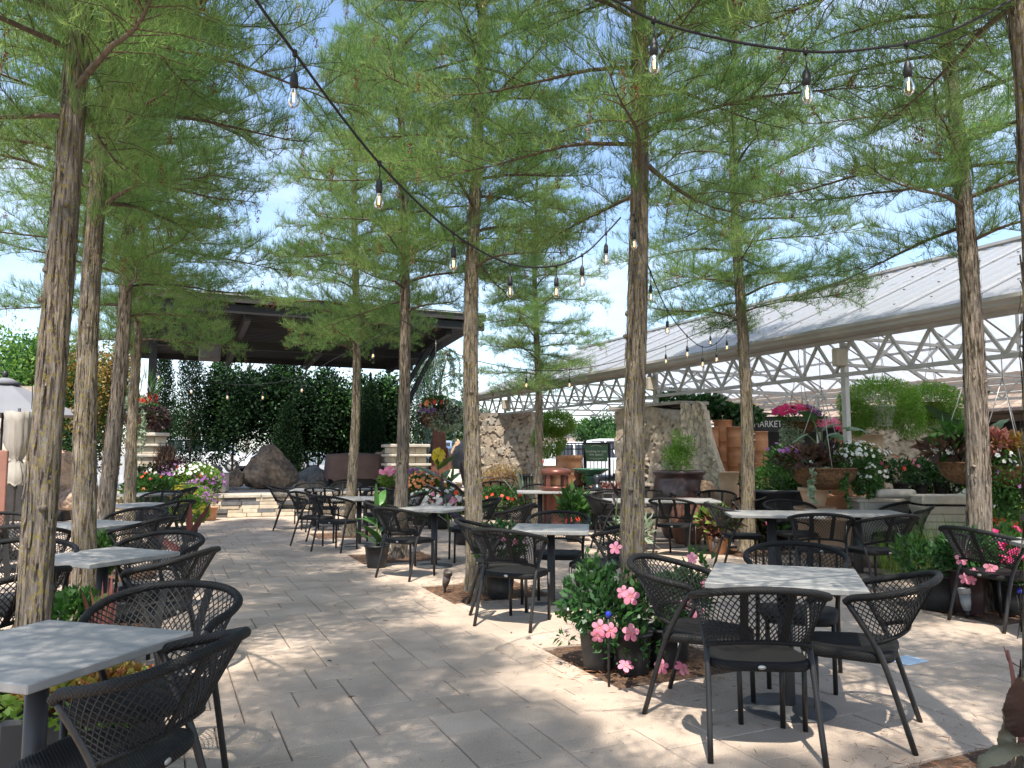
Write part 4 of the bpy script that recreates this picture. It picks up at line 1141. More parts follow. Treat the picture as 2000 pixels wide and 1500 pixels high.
rs = empty('rent_sign', 'green sign on a black frame asking about renting the space', 'sign', ((1166 - 1000) / 1500 * y, y, 0), .05)
def zz(v): return 1.45 + (885 - v) / 1500 * y
mb = MB(); zt, zb = zz(868), zz(901)
mb.add([(-.33, -.02, zt), (.27, -.02, zt), (.25, -.02, zb), (-.27, -.02, zb), (-.33, .02, zt), (.27, .02, zt), (.25, .02, zb), (-.27, .02, zb)], [(0, 3, 2, 1), (4, 5, 6, 7), (0, 1, 5, 4), (1, 2, 6, 5), (2, 3, 7, 6), (3, 0, 4, 7)])
mb.build('panel', m['signg'], rs)
MB().beam((-.36, 0, zt + .015), (.33, 0, zt + .015), .05, .03).beam((.30, 0, .05), (.30, 0, zt), .045, .045, up=E1).beam((-.31, .05, .05), (-.31, .05, zt), .035, .035, up=E1).beam((-.35, 0, .07), (.35, 0, .07), .3, .04).build('stand', m['iron'], rs)
text('lettering', 'Looking to rent', .082, m['signw'], rs, (-.03, -.023, (zt + zb) / 2 + .04), (R(90), 0, 0), .001)
text('lettering', 'this space?', .082, m['signw'], rs, (-.03, -.023, (zt + zb) / 2 - .04), (R(90), 0, 0), .001)
mb = MB(); mb.beam((-.17, -.022, zt - .055), (-.03, -.022, zt - .015), .004, .008).beam((-.03, -.022, zt - .015), (.11, -.022, zt - .055), .004, .008)
mb.beam((-.2, -.0221, zb + .075), (.15, -.0221, zb + .075), .004, .007).beam((-.1, -.0221, zb + .045), (.06, -.0221, zb + .045), .004, .005); mb.build('sign_marks', m['signw'], rs)
# ------------------------------------------------------------------ parked cars and far things
def car(label, x, y, z, rz, paint, kind='suv'):
    t = empty('parked_car', label, 'car', (x, y, z), rz, 'cars in the lot beyond the trees')
    H_ = 1.72 if kind != 'sedan' else 1.45; hb = H_ * .56
    prof = [(-2.25, .35), (-2.28, .8), (-2.1, hb), (-2.0, hb + .02), (1.15, hb), (2.1, hb - .14), (2.28, .62), (2.25, .35)]
    top = [(-2.05, hb), (-1.75, H_ - .07), (-1.2, H_), (.2, H_), (.55, H_ - .08), (1.25, hb)]
    def ext(pr, w0, w1, zc):
        mb = MB(); k = len(pr); vs = []
        for sgn in (-1, 1):
            for x_, z_ in pr:
                w_ = w0 + (w1 - w0) * max(0, (z_ - zc)) / (H_ - zc); vs.append((x_, sgn * w_, z_))
        mb.add(vs, [tuple(range(k)), tuple(range(2 * k - 1, k - 1, -1))] + [(i, k + i, k + (i + 1) % k, (i + 1) % k) for i in range(k)]); return mb
    ext(prof, .92, .92, hb).build('body', paint, t)
    ext(top, .86, .68, hb).build('cabin', paint, t)
    mb = MB()
    for sgn in (-1, 1):
        for x0, x1 in ((-1.75, -.95), (-.85, .0), (.08, .92)):
            def wy(z_): return sgn * (.86 + (.68 - .86) * (z_ - hb) / (H_ - hb) + .006)
            za, zb_ = hb + .07, H_ - .12; xa = x1 - (.25 if x1 > .5 else 0); xb = x0 + (.12 if x0 < -1.5 else 0)
            mb.add([(x0, wy(za), za), (x1, wy(za), za), (xa, wy(zb_), zb_), (xb, wy(zb_), zb_)], [(0, 1, 2, 3)])
    mb.add([(.60, -.62, H_ - .12), (.60, .62, H_ - .12), (1.21, .72, hb + .05), (1.21, -.72, hb + .05)], [(0, 1, 2, 3)])
    mb.add([(-1.84, -.62, H_ - .16), (-1.84, .62, H_ - .16), (-2.055, .72, hb + .08), (-2.055, -.72, hb + .08)], [(0, 3, 2, 1)])
    mb.build('window', m['carglass'], t)
    for x_ in (-1.4, 1.4):
        for sgn in (-1, 1):
            r9 = Matrix.Rotation(R(90), 3, 'X'); w9 = MB().lathe([(.0, -.11), (.3, -.11), (.34, -.08), (.34, .08), (.3, .11), (0, .11)], 20, (x_, sgn * .84, .34), rot=r9).build('wheel', m['black'], t)
            MB().lathe([(0, -.118), (.19, -.115), (.2, .115), (0, .118)], 14, (x_, sgn * .84, .34), rot=r9).build('rim', m['plate'], w9)
    for sgn in (-1, 1):
        MB().box((-2.265, sgn * .72, .86), (.05, .2, .16), None, 0, .02).build('tail_light', m['redp'], t)
        MB().box((2.23, sgn * .68, .70), (.07, .32, .13), None, 0, .02).build('headlight', m['plate'], t)
car('silver blue estate car glimpsed between the hanging basket and the middle trunk', -3.9, 48, .5, .15, m['cars'])
car('darker blue sedan in front of the silver blue one, beside the middle trunk', -3.2, 44, .38, -.1, m['carb'], 'sedan')
car('white car behind the iron fence left of the rent sign', 3.6, 34.5, .22, .05, m['carw'])
car('white car behind the iron fence right of the rent sign', 5.9, 42, .5, 0, m['carw'])
car('white car glimpsed through the shrubs behind the stage', -15, 38, .5, .1, m['carw'])
car('silver car glimpsed through the shrubs at the right of the stage', -9.2, 40, .5, .0, m['cars'])
bl = empty('distant_building', 'low pinkish building with flat roof far beyond the fence', 'building', (9, 95, .5))
MB().box((0, 0, 1.8), (22, 12, 3.6)).build('wall', m['roofpink'], bl); MB().box((0, 0, 3.75), (23, 13, .3)).build('roof', m['fascia'], bl)

# ------------------------------------------------------------------ broadleaf trees and shrubs
def leafy(name, label, cat, c, r, h, n, Ln, mats, seed, stem=.06, clumps=26, base=.3, group=None, mix=.15, shape='round', Wd=None, multi=3):
    rng = np.random.default_rng(seed); rr = random.Random(seed)
    t = empty(name, label, cat, c, 0, group)
    mb = MB(); zc = base + (h - base) / 2; mb.tube(spline([(0, 0, 0), (.03, .02, zc * .6), (0, .05, zc), (.02, 0, h * .86)], 3), [stem * (1 - .09 * i) for i in range(10)], 8)
    for k in range(multi * 4):
        a = rr.uniform(0, 6.28); z0 = base * .6 + (h - base) * rr.uniform(0, .6); q = rr.uniform(.5, .85)
        mb.tube([(0, 0, z0), (math.cos(a) * r * q * .5, math.sin(a) * r * q * .5, z0 + .25 * r), (math.cos(a) * r * q, math.sin(a) * r * q, z0 + .7 * r)], [stem * .45, stem * .3, .006], 5, caps=False)
    mb.build('trunk', m['twig'], t)
    lb = LB(); rz_ = (h - base) / 2
    if shape == 'column':
        for k in range(14):
            f = k / 13; w_ = r * (math.sin(math.pi * (f * .86 + .14)) ** .55); blob(lb, n // 14, (rr.uniform(-.08, .08) * r, rr.uniform(-.08, .08) * r, base + (h - base) * f), (w_, w_, (h - base) / 11), Ln, Wd or Ln * .5, rng, 0, .9, .7, .35)
    else:
        blob(lb, int(n * (1 - mix)), (0, 0, base + rz_), (r, r, rz_), Ln, Wd or Ln * .6, rng, 0, .1, .7, .3, clumps)
        blob(lb, int(n * mix), (0, 0, base + rz_ * 1.15), (r * .95, r * .95, rz_ * .95), Ln, Wd or Ln * .6, rng, 1 if len(mats) > 1 else 0, .2, .9, .8, clumps)
    lb.build('crown', mats, t)
    return t
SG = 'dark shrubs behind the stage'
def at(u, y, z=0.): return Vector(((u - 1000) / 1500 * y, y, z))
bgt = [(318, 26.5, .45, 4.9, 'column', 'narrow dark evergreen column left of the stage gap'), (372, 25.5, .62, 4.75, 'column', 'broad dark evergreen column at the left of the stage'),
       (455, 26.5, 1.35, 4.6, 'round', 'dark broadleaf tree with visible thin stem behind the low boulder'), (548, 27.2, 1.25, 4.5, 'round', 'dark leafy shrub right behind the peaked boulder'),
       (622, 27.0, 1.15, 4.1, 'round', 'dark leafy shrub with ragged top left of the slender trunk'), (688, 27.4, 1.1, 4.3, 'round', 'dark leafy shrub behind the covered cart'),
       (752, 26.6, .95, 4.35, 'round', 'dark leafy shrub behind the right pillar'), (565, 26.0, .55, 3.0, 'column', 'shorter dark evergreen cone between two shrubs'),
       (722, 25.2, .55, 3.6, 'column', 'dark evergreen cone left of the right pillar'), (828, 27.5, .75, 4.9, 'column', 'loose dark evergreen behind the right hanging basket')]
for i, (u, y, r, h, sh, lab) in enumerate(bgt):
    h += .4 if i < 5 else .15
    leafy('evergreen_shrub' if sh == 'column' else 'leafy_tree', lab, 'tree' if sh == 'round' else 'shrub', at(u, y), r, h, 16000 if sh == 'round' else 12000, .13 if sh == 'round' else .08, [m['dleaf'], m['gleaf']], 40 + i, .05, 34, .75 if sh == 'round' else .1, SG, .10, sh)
leafy('leafy_tree', 'green broadleaf tree at the left edge above the grey umbrella', 'tree', at(25, 25), 2.3, 5.6, 16000, .14, [m['gleaf'], m['lleaf']], 60, .1, 40, 1.2, None, .25)
leafy('leafy_tree', 'green broadleaf tree behind the left trunks', 'tree', at(150, 29), 2.1, 5.3, 11000, .14, [m['gleaf'], m['dleaf']], 61, .1, 40, .8, None, .25)
leafy('tall_shrub', 'tall rusty and green shrub between the left trunks', 'shrub', at(138, 19.5), .75, 4.3, 9000, .09, [m['yleaf'], m['gleaf']], 62, .04, 26, .2, None, .5)
leafy('tall_shrub', 'dark green shrub below the rusty one, above the tan boulder', 'shrub', at(140, 18.5), .7, 2.2, 6000, .08, [m['dleaf'], m['gleaf']], 63, .03, 20, .1, None, .2)
leafy('leafy_tree', 'orange tinged tree seen between the third and fourth left trunks', 'tree', at(212, 27), .9, 5.6, 6000, .12, [m['yleaf'], m['gleaf']], 64, .06, 20, .6, None, .3)
leafy('leafy_tree', 'bright green treetop peeking over the stage roof', 'tree', at(484, 42), 1.2, 10.3, 4500, .2, [m['gleaf'], m['lleaf']], 65, .08, 20, 6.5, None, .5)
for i, (u, y, r, h, lab) in enumerate([(905, 58, 2.6, 4.6, 'green tree in the lot just left of the middle trunk'), (1168, 72, 3.0, 5.0, 'pale conifer beyond the fence above the rent sign'), (1205, 66, 2.4, 3.6, 'low tree beyond the fence beside the mandevilla trunk'),
                                       (860, 75, 4, 5.5, 'far tree behind the weeping conifer'), (965, 85, 3.5, 4.8, 'far tree hidden behind the far stone wall'), (330, 80, 5, 6.5, 'far tree seen in the gap left of the stage'), (1100, 110, 4, 4.2, 'far low tree above the fern')]):
    leafy('leafy_tree', lab, 'tree', at(u, y, .5), r, h, 5000, .3, [m['gleaf'], m['dleaf']], 70 + i, .1, 24, .3, 'distant trees', .3)
# weeping conifer
t = empty('weeping_conifer', 'weeping blue green conifer with drooping branches right of the stage roof', 'tree', at(862, 25.5)); rng = np.random.default_rng(5); rr = random.Random(5)
mb = MB(); mb.tube(spline([(0, 0, 0), (.1, 0, 2), (-.05, 0, 3.6), (.25, 0, 4.9)], 4), [.09 - .006 * i for i in range(13)], 7); lb = LB()
for k in range(34):
    a = rr.uniform(0, 6.28); z = rr.uniform(2.2, 4.9); q = rr.uniform(.4, 1.15); dx, dy = math.cos(a) * q, math.sin(a) * q
    pts = spline([(.05, 0, z), (dx * .6, dy * .6, z + .12), (dx, dy, z - .25), (dx * 1.05, dy * 1.05, z - rr.uniform(.7, 1.5))], 5); mb.tube(pts, [.018 * (1 - i / len(pts)) + .004 for i in range(len(pts))], 4, caps=False)
    P_ = np.array([list(p) for p in pts[3:]]); ii = rng.integers(0, len(P_), 240); v, f = leafquads(P_[ii] + rng.normal(size=(240, 3)) * .03, rng.normal(size=(240, 3)) * .8 + (0, 0, -.9), .09, .03, rng); lb.add(v, f, 0)
mb.build('trunk', m['twig'], t); lb.build('crown', LEAF('blue green needles', (.10, .17, .12), (.22, .31, .22), .3), t)
# ivy creeper on the shop trellis
t = empty('climbing_vine', 'dark leafy vine above the terracotta stacks behind the buttress', 'vine', at(1400, 16.5)); rng = np.random.default_rng(8); lb = LB()
for c in ((-.5, 0, 2.45), (-.15, 0, 2.5), (.25, .1, 2.3), (.6, 0, 2.25), (-.9, .2, 2.6)): blob(lb, 420, c, (.34, .26, .18), .15, .09, rng, 0, -.3)
lb.build('foliage', m['manleaf'], t); MB().tube([(-.9, .1, 2.45), (0, .1, 2.4), (1.2, .1, 2.3)], .02, 5).tube([(.3, .1, 0), (.3, .1, 2.4)], .025, 5).build('stem', m['twig'], t)

# ------------------------------------------------------------------ pots and plants
def potprof(r0, r1, h, lip=.02, th=.018):
    return [(r0 * .9, 0), (r0, .01), (r0 + (r1 - r0) * .5, h * .45), (r1, h - lip), (r1 + lip * .6, h - lip), (r1 + lip * .6, h), (r1 - th, h), (r1 - th - .01, h * .86), (0, h * .86)]
def bellyprof(r0, rm, r1, h):
    return [(r0 * .9, 0), (r0, .015)] + [(r0 + (rm - r0) * math.sin(math.pi / 2 * k / 6), h * .62 * k / 6) for k in range(1, 7)] + [(rm + (r1 - rm) * k / 4, h * (.62 + .3 * k / 4)) for k in range(1, 5)] + [(r1 + .03, h * .94), (r1 + .03, h), (r1 - .02, h), (r1 - .03, h * .9), (0, h * .88)]
def pot(name, label, cat, c, prof, mat_, group=None, n=28, lab=True):
    o = MB().lathe(prof, n).build(name, m[mat_] if isinstance(mat_, str) else mat_, None, c)
    return tag(o, label, cat, group)
def plant(name, label, c, pr, pot_mat, blobs, fls=(), seed=1, group=None, cat='plant', stems=True, soil=True):
    """pot + foliage + blossoms; blobs: (n,c,r,L,W,matkey[,up]); fls: (n,c,r,size,matkey)"""
    rng = np.random.default_rng(seed); t = empty(name, label, cat, c, 0, group); h = 0
    if pr:
        MB().lathe(pr, 28).build('pot', m[pot_mat], t); h = pr[-1][1]
    keys = []; lb = LB()
    for b in blobs:
        k = b[5]
        if k not in keys: keys.append(k)
        blob(lb, b[0], b[1], b[2], b[3], b[4], rng, keys.index(k), b[6] if len(b) > 6 else .35)
    if blobs: lb.build('foliage', [m[k] for k in keys], t)
    if stems and blobs:
        mb = MB(); rr = random.Random(seed)
        for b in blobs[:3]:
            for _ in range(5): mb.tube([(rr.uniform(-.04, .04), rr.uniform(-.04, .04), h * .9), (b[1][0] * .6, b[1][1] * .6, (h + b[1][2]) / 2), (b[1][0] + rr.uniform(-.5, .5) * b[2][0], b[1][1] + rr.uniform(-.5, .5) * b[2][1], b[1][2])], [.006, .005, .003], 4, caps=False)
        mb.build('stem', m['stem'], t)
    if fls:
        keys = []; lb = LB()
        for fl in fls:
            if fl[4] not in keys: keys.append(fl[4])
            flowers(lb, fl[0], fl[1], fl[2], fl[3], rng, keys.index(fl[4]), face=fl[5] if len(fl) > 5 else None)
        o = lb.build('blossoms', [m[k] for k in keys], t); o['kind'] = 'stuff'
    return t
NP = potprof(.105, .135, .25)
# --- mandevilla by the near trunk
def big_flower(parent, c, nrm_, size, key='pink'):
    mb = MB(); n_ = Vector(nrm_).normalized(); x = n_.orthogonal().normalized(); y = n_.cross(x); c = Vector(c)
    for k in range(5):
        a = 2 * math.pi * k / 5; q = x * math.cos(a) + y * math.sin(a); s = n_.cross(q)
        rows = [(0, .05, -.25), (.25, .16, .02), (.55, .34, .06), (.82, .30, .0), (1.0, .10, -.05)]; vs = []
        for d_, w_, z_ in rows: vs += [c + (q * d_ - s * w_ + n_ * (z_ + .03)) * size, c + (q * d_ + n_ * z_) * size, c + (q * d_ + s * w_ * .8 + s * .12 * d_ + n_ * (z_ - .02)) * size]
        mb.add(vs, [(i * 3 + j, i * 3 + j + 1, i * 3 + j + 4, i * 3 + j + 3) for i in range(4) for j in range(2)], 0, True)
    mb.lathe([(.0, -.2 * size), (.09 * size, 0), (.0, .05 * size)], 8, c, 1, Quaternion(EZ.cross(n_) if EZ.cross(n_).length > .01 else Vector((1, 0, 0)), EZ.angle(n_)).to_matrix())
    mb.tube([c - n_ * .2 * size, c - n_ * 1.1 * size + EZ * -.01], [.10 * size, .035 * size], 7, 0)
    o = mb.build('flower', [m[key], m['yellow']], parent); return o
def fl_at(parent, u, v, y, nr, s, key='pink'):
    p = D(u, v, y) - parent.location; return big_flower(parent, p, nr, s, key)
c0 = G(.78, 5.22)
mv = plant('mandevilla_plant', 'pink mandevilla bush in black pots around the near trunk', c0, None, None,
    [(420, (-.24, .0, .44), (.20, .18, .20), .075, .036, 'manleaf'), (380, (-.12, -.12, .36), (.2, .16, .2), .075, .036, 'manleaf'), (150, (-.04, .14, .50), (.15, .13, .17), .075, .036, 'manleaf'), (330, (.18, -.03, .42), (.2, .15, .17), .075, .036, 'manleaf'), (90, (.0, -.2, .18), (.2, .1, .1), .07, .034, 'manleaf'), (70, (-.24, .05, .62), (.09, .09, .14), .07, .03, 'gleaf', .9), (40, (-.4, -.02, .3), (.1, .1, .14), .07, .03, 'gleaf', .3)], seed=5)
for u, v, y, s, nr in ((1232, 1165, 4.95, .058, (-.1, -1, .3)), (1217, 1157, 5.0, .045, (-.5, -1, .3)), (1171, 1226, 4.9, .052, (-.3, -1, .2)), (1168, 1242, 4.9, .048, (-.1, -1, -.3)), (1193, 1232, 4.88, .05, (.5, -1, .2)), (1232, 1236, 4.85, .056, (.2, -1, .2)),
                       (1222, 1300, 4.8, .05, (0, -.6, 1)), (1292, 1302, 4.7, .045, (.1, -1, .3)), (1332, 1305, 4.7, .05, (.4, -.6, .8)), (1202, 1070, 5.1, .045, (-.5, -1, .5)), (1338, 1178, 5.0, .04, (.3, -1, .2))):
    fl_at(mv, u, v, y, nr, s)
for dx, dy, lab in ((-.20, -.05, 'black pot at the left foot of the near trunk'), (.02, -.15, 'black pot in front of the near trunk'), (.25, -.02, 'black tagged pot right of the near trunk')):
    o = pot('nursery_pot', lab, 'pot', G(.78, 5.22) + Vector((dx, dy, 0)), potprof(.10, .125, .27), 'blackpot', 'black nursery pots')
    if dx > .2: MB().box((.09, -.105, .17), (.045, .004, .055), .7).build('plant_tag', m['tag'], o)
c1 = G(1.12, 5.35)
mv = plant('mandevilla_plant', 'smaller pink mandevilla between the near trunk and the near table', c1, potprof(.10, .125, .26), 'blackpot', [(420, (.06, 0, .42), (.2, .18, .2), .075, .036, 'manleaf'), (90, (.2, 0, .62), (.12, .1, .15), .08, .035, 'gleaf')], seed=6)
for u, v, s in ((1362, 1195, .05), (1378, 1140, .035), (1352, 1090, .04)): fl_at(mv, u, v, 5.15, (.1, -1, .3), s)
# behind central table
plant('mandevilla_plant', 'pink flowered potted bush seen through the mesh of the central chair', G(-.12, 7.7), potprof(.12, .15, .28), 'blackpot', [(800, (0, 0, .5), (.25, .22, .25), .08, .04, 'manleaf')], [(7, (0, 0, .5), (.25, .22, .25), .09, 'pink', (0, -1, .2))], 7)
# --- right side bed
c2 = G(3.98, 7.15)
plant('mandevilla_plant', 'leafy mandevilla in a black pot left of the right trunk', c2, potprof(.17, .20, .33), 'blackpot', [(380, (-.10, 0, .42), (.26, .22, .16), .09, .032, 'manleaf', .5), (120, (-.26, 0, .52), (.12, .12, .14), .09, .03, 'gleaf', .9), (200, (.16, -.02, .38), (.18, .18, .15), .09, .032, 'manleaf', .4)], [(3, (.2, -.05, .5), (.22, .2, .15), .10, 'pink', (0, -1, .2))], 8)
mv = plant('mandevilla_plant', 'pink mandevilla in the brown pot against the right trunk', G(4.13, 6.95), potprof(.13, .16, .40), 'brownpot', [(800, (0, -.02, .55), (.24, .22, .17), .09, .038, 'manleaf', .5)], seed=9)
for u, v, s in ((1878, 1092, .055), (1935, 1110, .06), (1897, 1133, .045), (1885, 1130, .05), (1902, 1118, .04)): fl_at(mv, u, v, 6.75, (-.2, -1, .1), s)
plant('impatiens_plant', 'bright magenta impatiens in a black pot at the right edge', G(4.52, 6.9), potprof(.14, .17, .3), 'blackpot', [(900, (.05, 0, .46), (.3, .25, .18), .08, .05, 'gleaf')], [(34, (.05, 0, .46), (.3, .25, .2), .075, 'mag', (0, -.8, .4))], 10)
plant('impatiens_plant', 'second magenta impatiens beyond the edge chair', G(4.75, 7.5), potprof(.14, .17, .3), 'blackpot', [(700, (.05, 0, .5), (.3, .25, .22), .08, .05, 'gleaf')], [(24, (.05, 0, .5), (.3, .25, .24), .075, 'mag', (0, -.8, .4))], 11)
def uplight(label, c, rx, rz, mat_='flood', s=1.):
    t = empty('garden_spotlight', label, 'spotlight', c, rz, 'garden uplights'); rt = Matrix.Rotation(rx, 3, 'X')
    MB().tube([(0, 0, -.02), (0, 0, .07)], .012 * s, 10).build('stake', m['black'], t)
    k = .06
    MB().lathe([(.0, -.01), (.022 * s, 0), (.034 * s, .05 * s), (.036 * s, .12 * s), (.033 * s, .12 * s), (.031 * s, .07 * s), (0, .07 * s)], 20, (0, 0, k), rot=rt).build('housing', m[mat_], t)
    MB().lathe([(.036 * s, .115 * s), (.041 * s, .118 * s), (.042 * s, .15 * s), (.042 * s, .155 * s), (.037 * s, .15 * s), (.037 * s, .118 * s)], 20, (0, 0, k), rot=rt).build('shroud', m[mat_], t)
    return t
uplight('bronze garden uplight leaning left of the stout middle trunk', G(-.70, 8.0), .35, .7, s=1.15)
uplight('grey cylindrical uplight between the pots and the right trunk', G(4.02, 6.78), -.1, .6, 'greypot', 1.25)
uplight('grey uplight beside the foot of the near trunk', G(1.0, 5.15), .15, 1.5, 'greypot', 1.1)
uplight('pale small uplight at the foot of the trunk behind the canna pot', G(-1.75, 10.75), .1, .3, 'greypot', 1.1)
uplight('dark uplight by the terracotta pots beneath the right rear table', G(2.85, 10.9), .3, 1., 'flood', 1.3)
# solar lanterns
for lab, c in (('blue glass ornament on a dark holder at the left of the near mandevilla', D(1188, 1200, 4.93)), ('blue glass ornament glowing below the right edge chair', D(1991, 1154, 6.4))):
    t = empty('garden_ornament', lab, 'ornament', (c.x, c.y, 0)); MB().lathe([(0, -.022), (.014, -.016), (.019, 0), (.014, .016), (0, .022)], 16, (0, 0, c.z)).build('glass_ball', m['bluec'], t)
    MB().tube([(0, 0, 0), (0, 0, c.z - .02)], .008, 8).build('stake', m['iron'], t)
# canna leaves
def canna(name, label, c, stalks, mat_, prn=None, pm='blackpot', seed=1, fl=None, fm='yellow'):
    rr = random.Random(seed); t = empty(name, label, 'plant', c)
    h = 0
    if prn: MB().lathe(prn, 26).build('pot', m[pm], t); h = prn[-1][1]
    mb = MB(); sm = MB()
    for (x, y, H_, lean, nl, L_, W_, dr) in stalks:
        top = Vector((x + lean, y, h + H_)); sm.tube([(x, y, h * .8), ((x + top.x) / 2 - lean * .1, y, h + H_ * .5), top], [.016, .012, .005], 7)
        for k in range(nl):
            f = (k + .6) / nl; a = k * 2.5 + seed; p = Vector((x, y, h)).lerp(top, f)
            bigleaf(mb, p, (math.cos(a), math.sin(a), rr.uniform(.7, 1.6)), L_ * rr.uniform(.8, 1.15), W_ * rr.uniform(.8, 1.1), dr * rr.uniform(.6, 1.3), 10, 0, rr.uniform(-.5, .5), rr.uniform(.1, .22))
        bigleaf(mb, top - EZ * .1, (rr.uniform(-.3, .3), rr.uniform(-.3, .3), 1), L_ * .8, W_ * .5, .1, 8)
    mb.build('leaves', mat_, t); sm.build('stem', m['stem'], t)
    if fl:
        lb = LB(); rng = np.random.default_rng(seed); flowers(lb, fl[0], fl[1], fl[2], fl[3], rng, 0, hemi=False); lb.build('blossoms', m[fm], t)['kind'] = 'stuff'
    return t
canlf = M('canna leaf', (.07, .17, .04), .35, .2, 8, .001, 20, stretch=(4, 4, 1))
brlf = M('bronze canna leaf', (.13, .095, .055), .38, .4, 5, .003, 40, col2=(.34, .31, .20))
pllf = M('plum canna leaf', (.035, .02, .025), .35, .3, 5)
canna('canna_plant', 'bright green canna in a black pot between the middle tables', G(-1.72, 9.75), [(0, 0, .55, .0, 5, .5, .13, .9), (.05, .05, .3, .05, 3, .4, .11, 1.1)], canlf, potprof(.12, .15, .28), seed=4)
canna('canna_plant', 'dark plum canna behind the canna table, before the white impatiens', G(-.75, 12.2), [(0, 0, .75, 0, 5, .55, .17, .8), (-.25, 0, .6, -.1, 4, .5, .16, .9)], pllf, potprof(.14, .17, .3), seed=9)
canna('canna_plant', 'thin dark canna at the left end of the long double table', G(1.42, 10.6), [(0, 0, .75, .05, 4, .32, .05, .9)], pllf, potprof(.1, .12, .22), seed=3)
canna('canna_plant', 'bronze canna leaf rising behind the third left table chairs', G(-3.15, 7.3), [(0, 0, .55, .05, 3, .42, .12, .2)], M('red brown canna leaf', (.11, .035, .03), .4, .3), potprof(.1, .13, .22), seed=7)
# bronze canna at the lower right corner
t = empty('canna_plant', 'large bronze canna at the lower right corner of the picture', 'plant', Vector((2.10, 3.0, 0)))
mb = MB(); rel = lambda u, v, y: D(u, v, y) - Vector((2.10, 3.0, 0))
lv = [((1996, 1330, 3.02), (-.42, -.15, -.62), .27, .16, .25, 1.5), ((2000, 1440, 2.97), (-.16, -.2, 1), .25, .12, .4, .2), ((2012, 1455, 2.95), (-1, -.2, .42), .27, .15, 1.5, .2),
      ((2025, 1450, 3.0), (-.4, -.8, .5), .28, .14, 1.4, 0), ((2040, 1400, 3.1), (.6, .2, .6), .35, .16, 1., 0), ((2020, 1380, 2.95), (.5, -.5, 1), .3, .14, 1., 0)]
for q_, (a, d, L_, W_, dr, tw) in enumerate(lv): bigleaf(mb, rel(*a), d, L_, W_, dr, 34, q_ % 2, tw, .16)
mb.build('leaves', [brlf, M('dark side canna leaf', (.07, .035, .025), .4, .4, 5, .003, 40)], t)
MB().tube(spline([(0, 0, .0), rel(1994, 1440, 3.0), rel(1980, 1330, 3.0), rel(1968, 1270, 3.0)], 4), [.011] * 8 + [.009, .008, .007, .006, .005], 8).tube([rel(1970, 1290, 3.0), rel(1960, 1262, 3.0)], [.005, .002], 6).tube([rel(1970, 1290, 3.0), rel(1990, 1302, 3.0)], [.005, .002], 6).build('stem', M('red canna stem', (.24, .09, .07), .5, .2), t)
# --- left row plants
t = empty('cordyline_plant', 'upright dusty red spiky cordyline behind the left foreground table', 'plant', G(-2.30, 4.30)); rr = random.Random(3); mb = MB()
for k in range(15):
    a = rr.uniform(0, 6.28); lean = rr.uniform(.04, .32); L_ = rr.uniform(.3, .5); mb_ = mb
    bigleaf(mb, (0, 0, .28), (math.cos(a) * lean, math.sin(a) * lean, 1), L_, .028, .12, 6, 0, rr.uniform(-1, 1), .3)
mb.build('leaves', m['cord'], t); MB().lathe(potprof(.11, .14, .28), 24).build('pot', m['blackpot'], t)
MB().box((-.1, -.13, .2), (.05, .004, .07), -.4).build('plant_tag', m['tag'], t)
plant('coleus_planter', 'yellow red and green coleus in a planter below the left foreground table', G(-1.98, 3.55), None, None, [(1500, (0, 0, .36), (.34, .16, .10), .045, .034, 'cleaf', .2), (500, (-.05, -.05, .28), (.34, .16, .10), .05, .04, 'lleaf', .1)], seed=12)
MB().box((0, 0, .14), (.66, .24, .26), .3, 0, .02).build('planter_box', m['blackpot'], bpy.data.objects['coleus_planter'])
plant('potted_bush', 'small green leafy plant beneath the second left table', G(-2.75, 4.75), NP, 'blackpot', [(700, (0, 0, .42), (.2, .2, .17), .07, .04, 'gleaf')], seed=13)
plant('potted_bush', 'light green leafy plant between the lichen trunk and the second trunk', G(-3.9, 7.2), NP, 'blackpot', [(500, (0, 0, .48), (.16, .16, .2), .08, .04, 'gleaf', .8)], seed=14)
plant('potted_bush', 'green plant with yellow blooms under the last left table', G(-5.3, 12.6), NP, 'blackpot', [(500, (0, 0, .5), (.3, .2, .22), .09, .05, 'lleaf')], [(16, (0, 0, .5), (.3, .2, .22), .09, 'yellow')], seed=15)
plant('potted_bush', 'green plant with pink blooms hidden behind the lichen trunk', G(-2.6, 3.7), NP, 'blackpot', [(600, (0, 0, .4), (.2, .2, .18), .07, .04, 'gleaf')], [(5, (0, 0, .4), (.2, .2, .2), .06, 'mag')], seed=16)
# --- around the T10 trunk and under the right rear table
plant('croton_plant', 'rust and green plant in clay pot under the right rear table', G(2.98, 11.1), potprof(.12, .15, .26), 'terra', [(140, (0, 0, .42), (.25, .22, .16), .20, .09, 'bleaf'), (120, (0, 0, .44), (.25, .22, .16), .19, .09, 'lleaf'), (60, (0, 0, .42), (.25, .2, .14), .2, .09, 'cord')], seed=20)
plant('croton_plant', 'low variegated plant at the foot of the trunk before the dark planter', G(3.95, 11.6), potprof(.12, .15, .2), 'terra', [(200, (0, 0, .3), (.4, .22, .16), .2, .09, 'bleaf'), (140, (0, 0, .32), (.4, .22, .16), .2, .09, 'gleaf')], [(8, (0, -.1, .35), (.4, .2, .1), .09, 'mag')], seed=21)
plant('agave_plant', 'small pale plant under the long double table', G(1.75, 11.0), potprof(.14, .17, .2), 'terra', [(90, (0, 0, .3), (.25, .22, .16), .25, .05, 'sleaf', .6)], seed=22)
plant('potted_bush', 'red flowered green plant between the far pair of tables and the central one', G(1.0, 12.6), NP, 'blackpot', [(260, (0, 0, .55), (.2, .18, .25), .2, .07, 'gleaf', .9)], [(6, (0, -.1, .35), (.15, .12, .1), .09, 'redp')], seed=23)

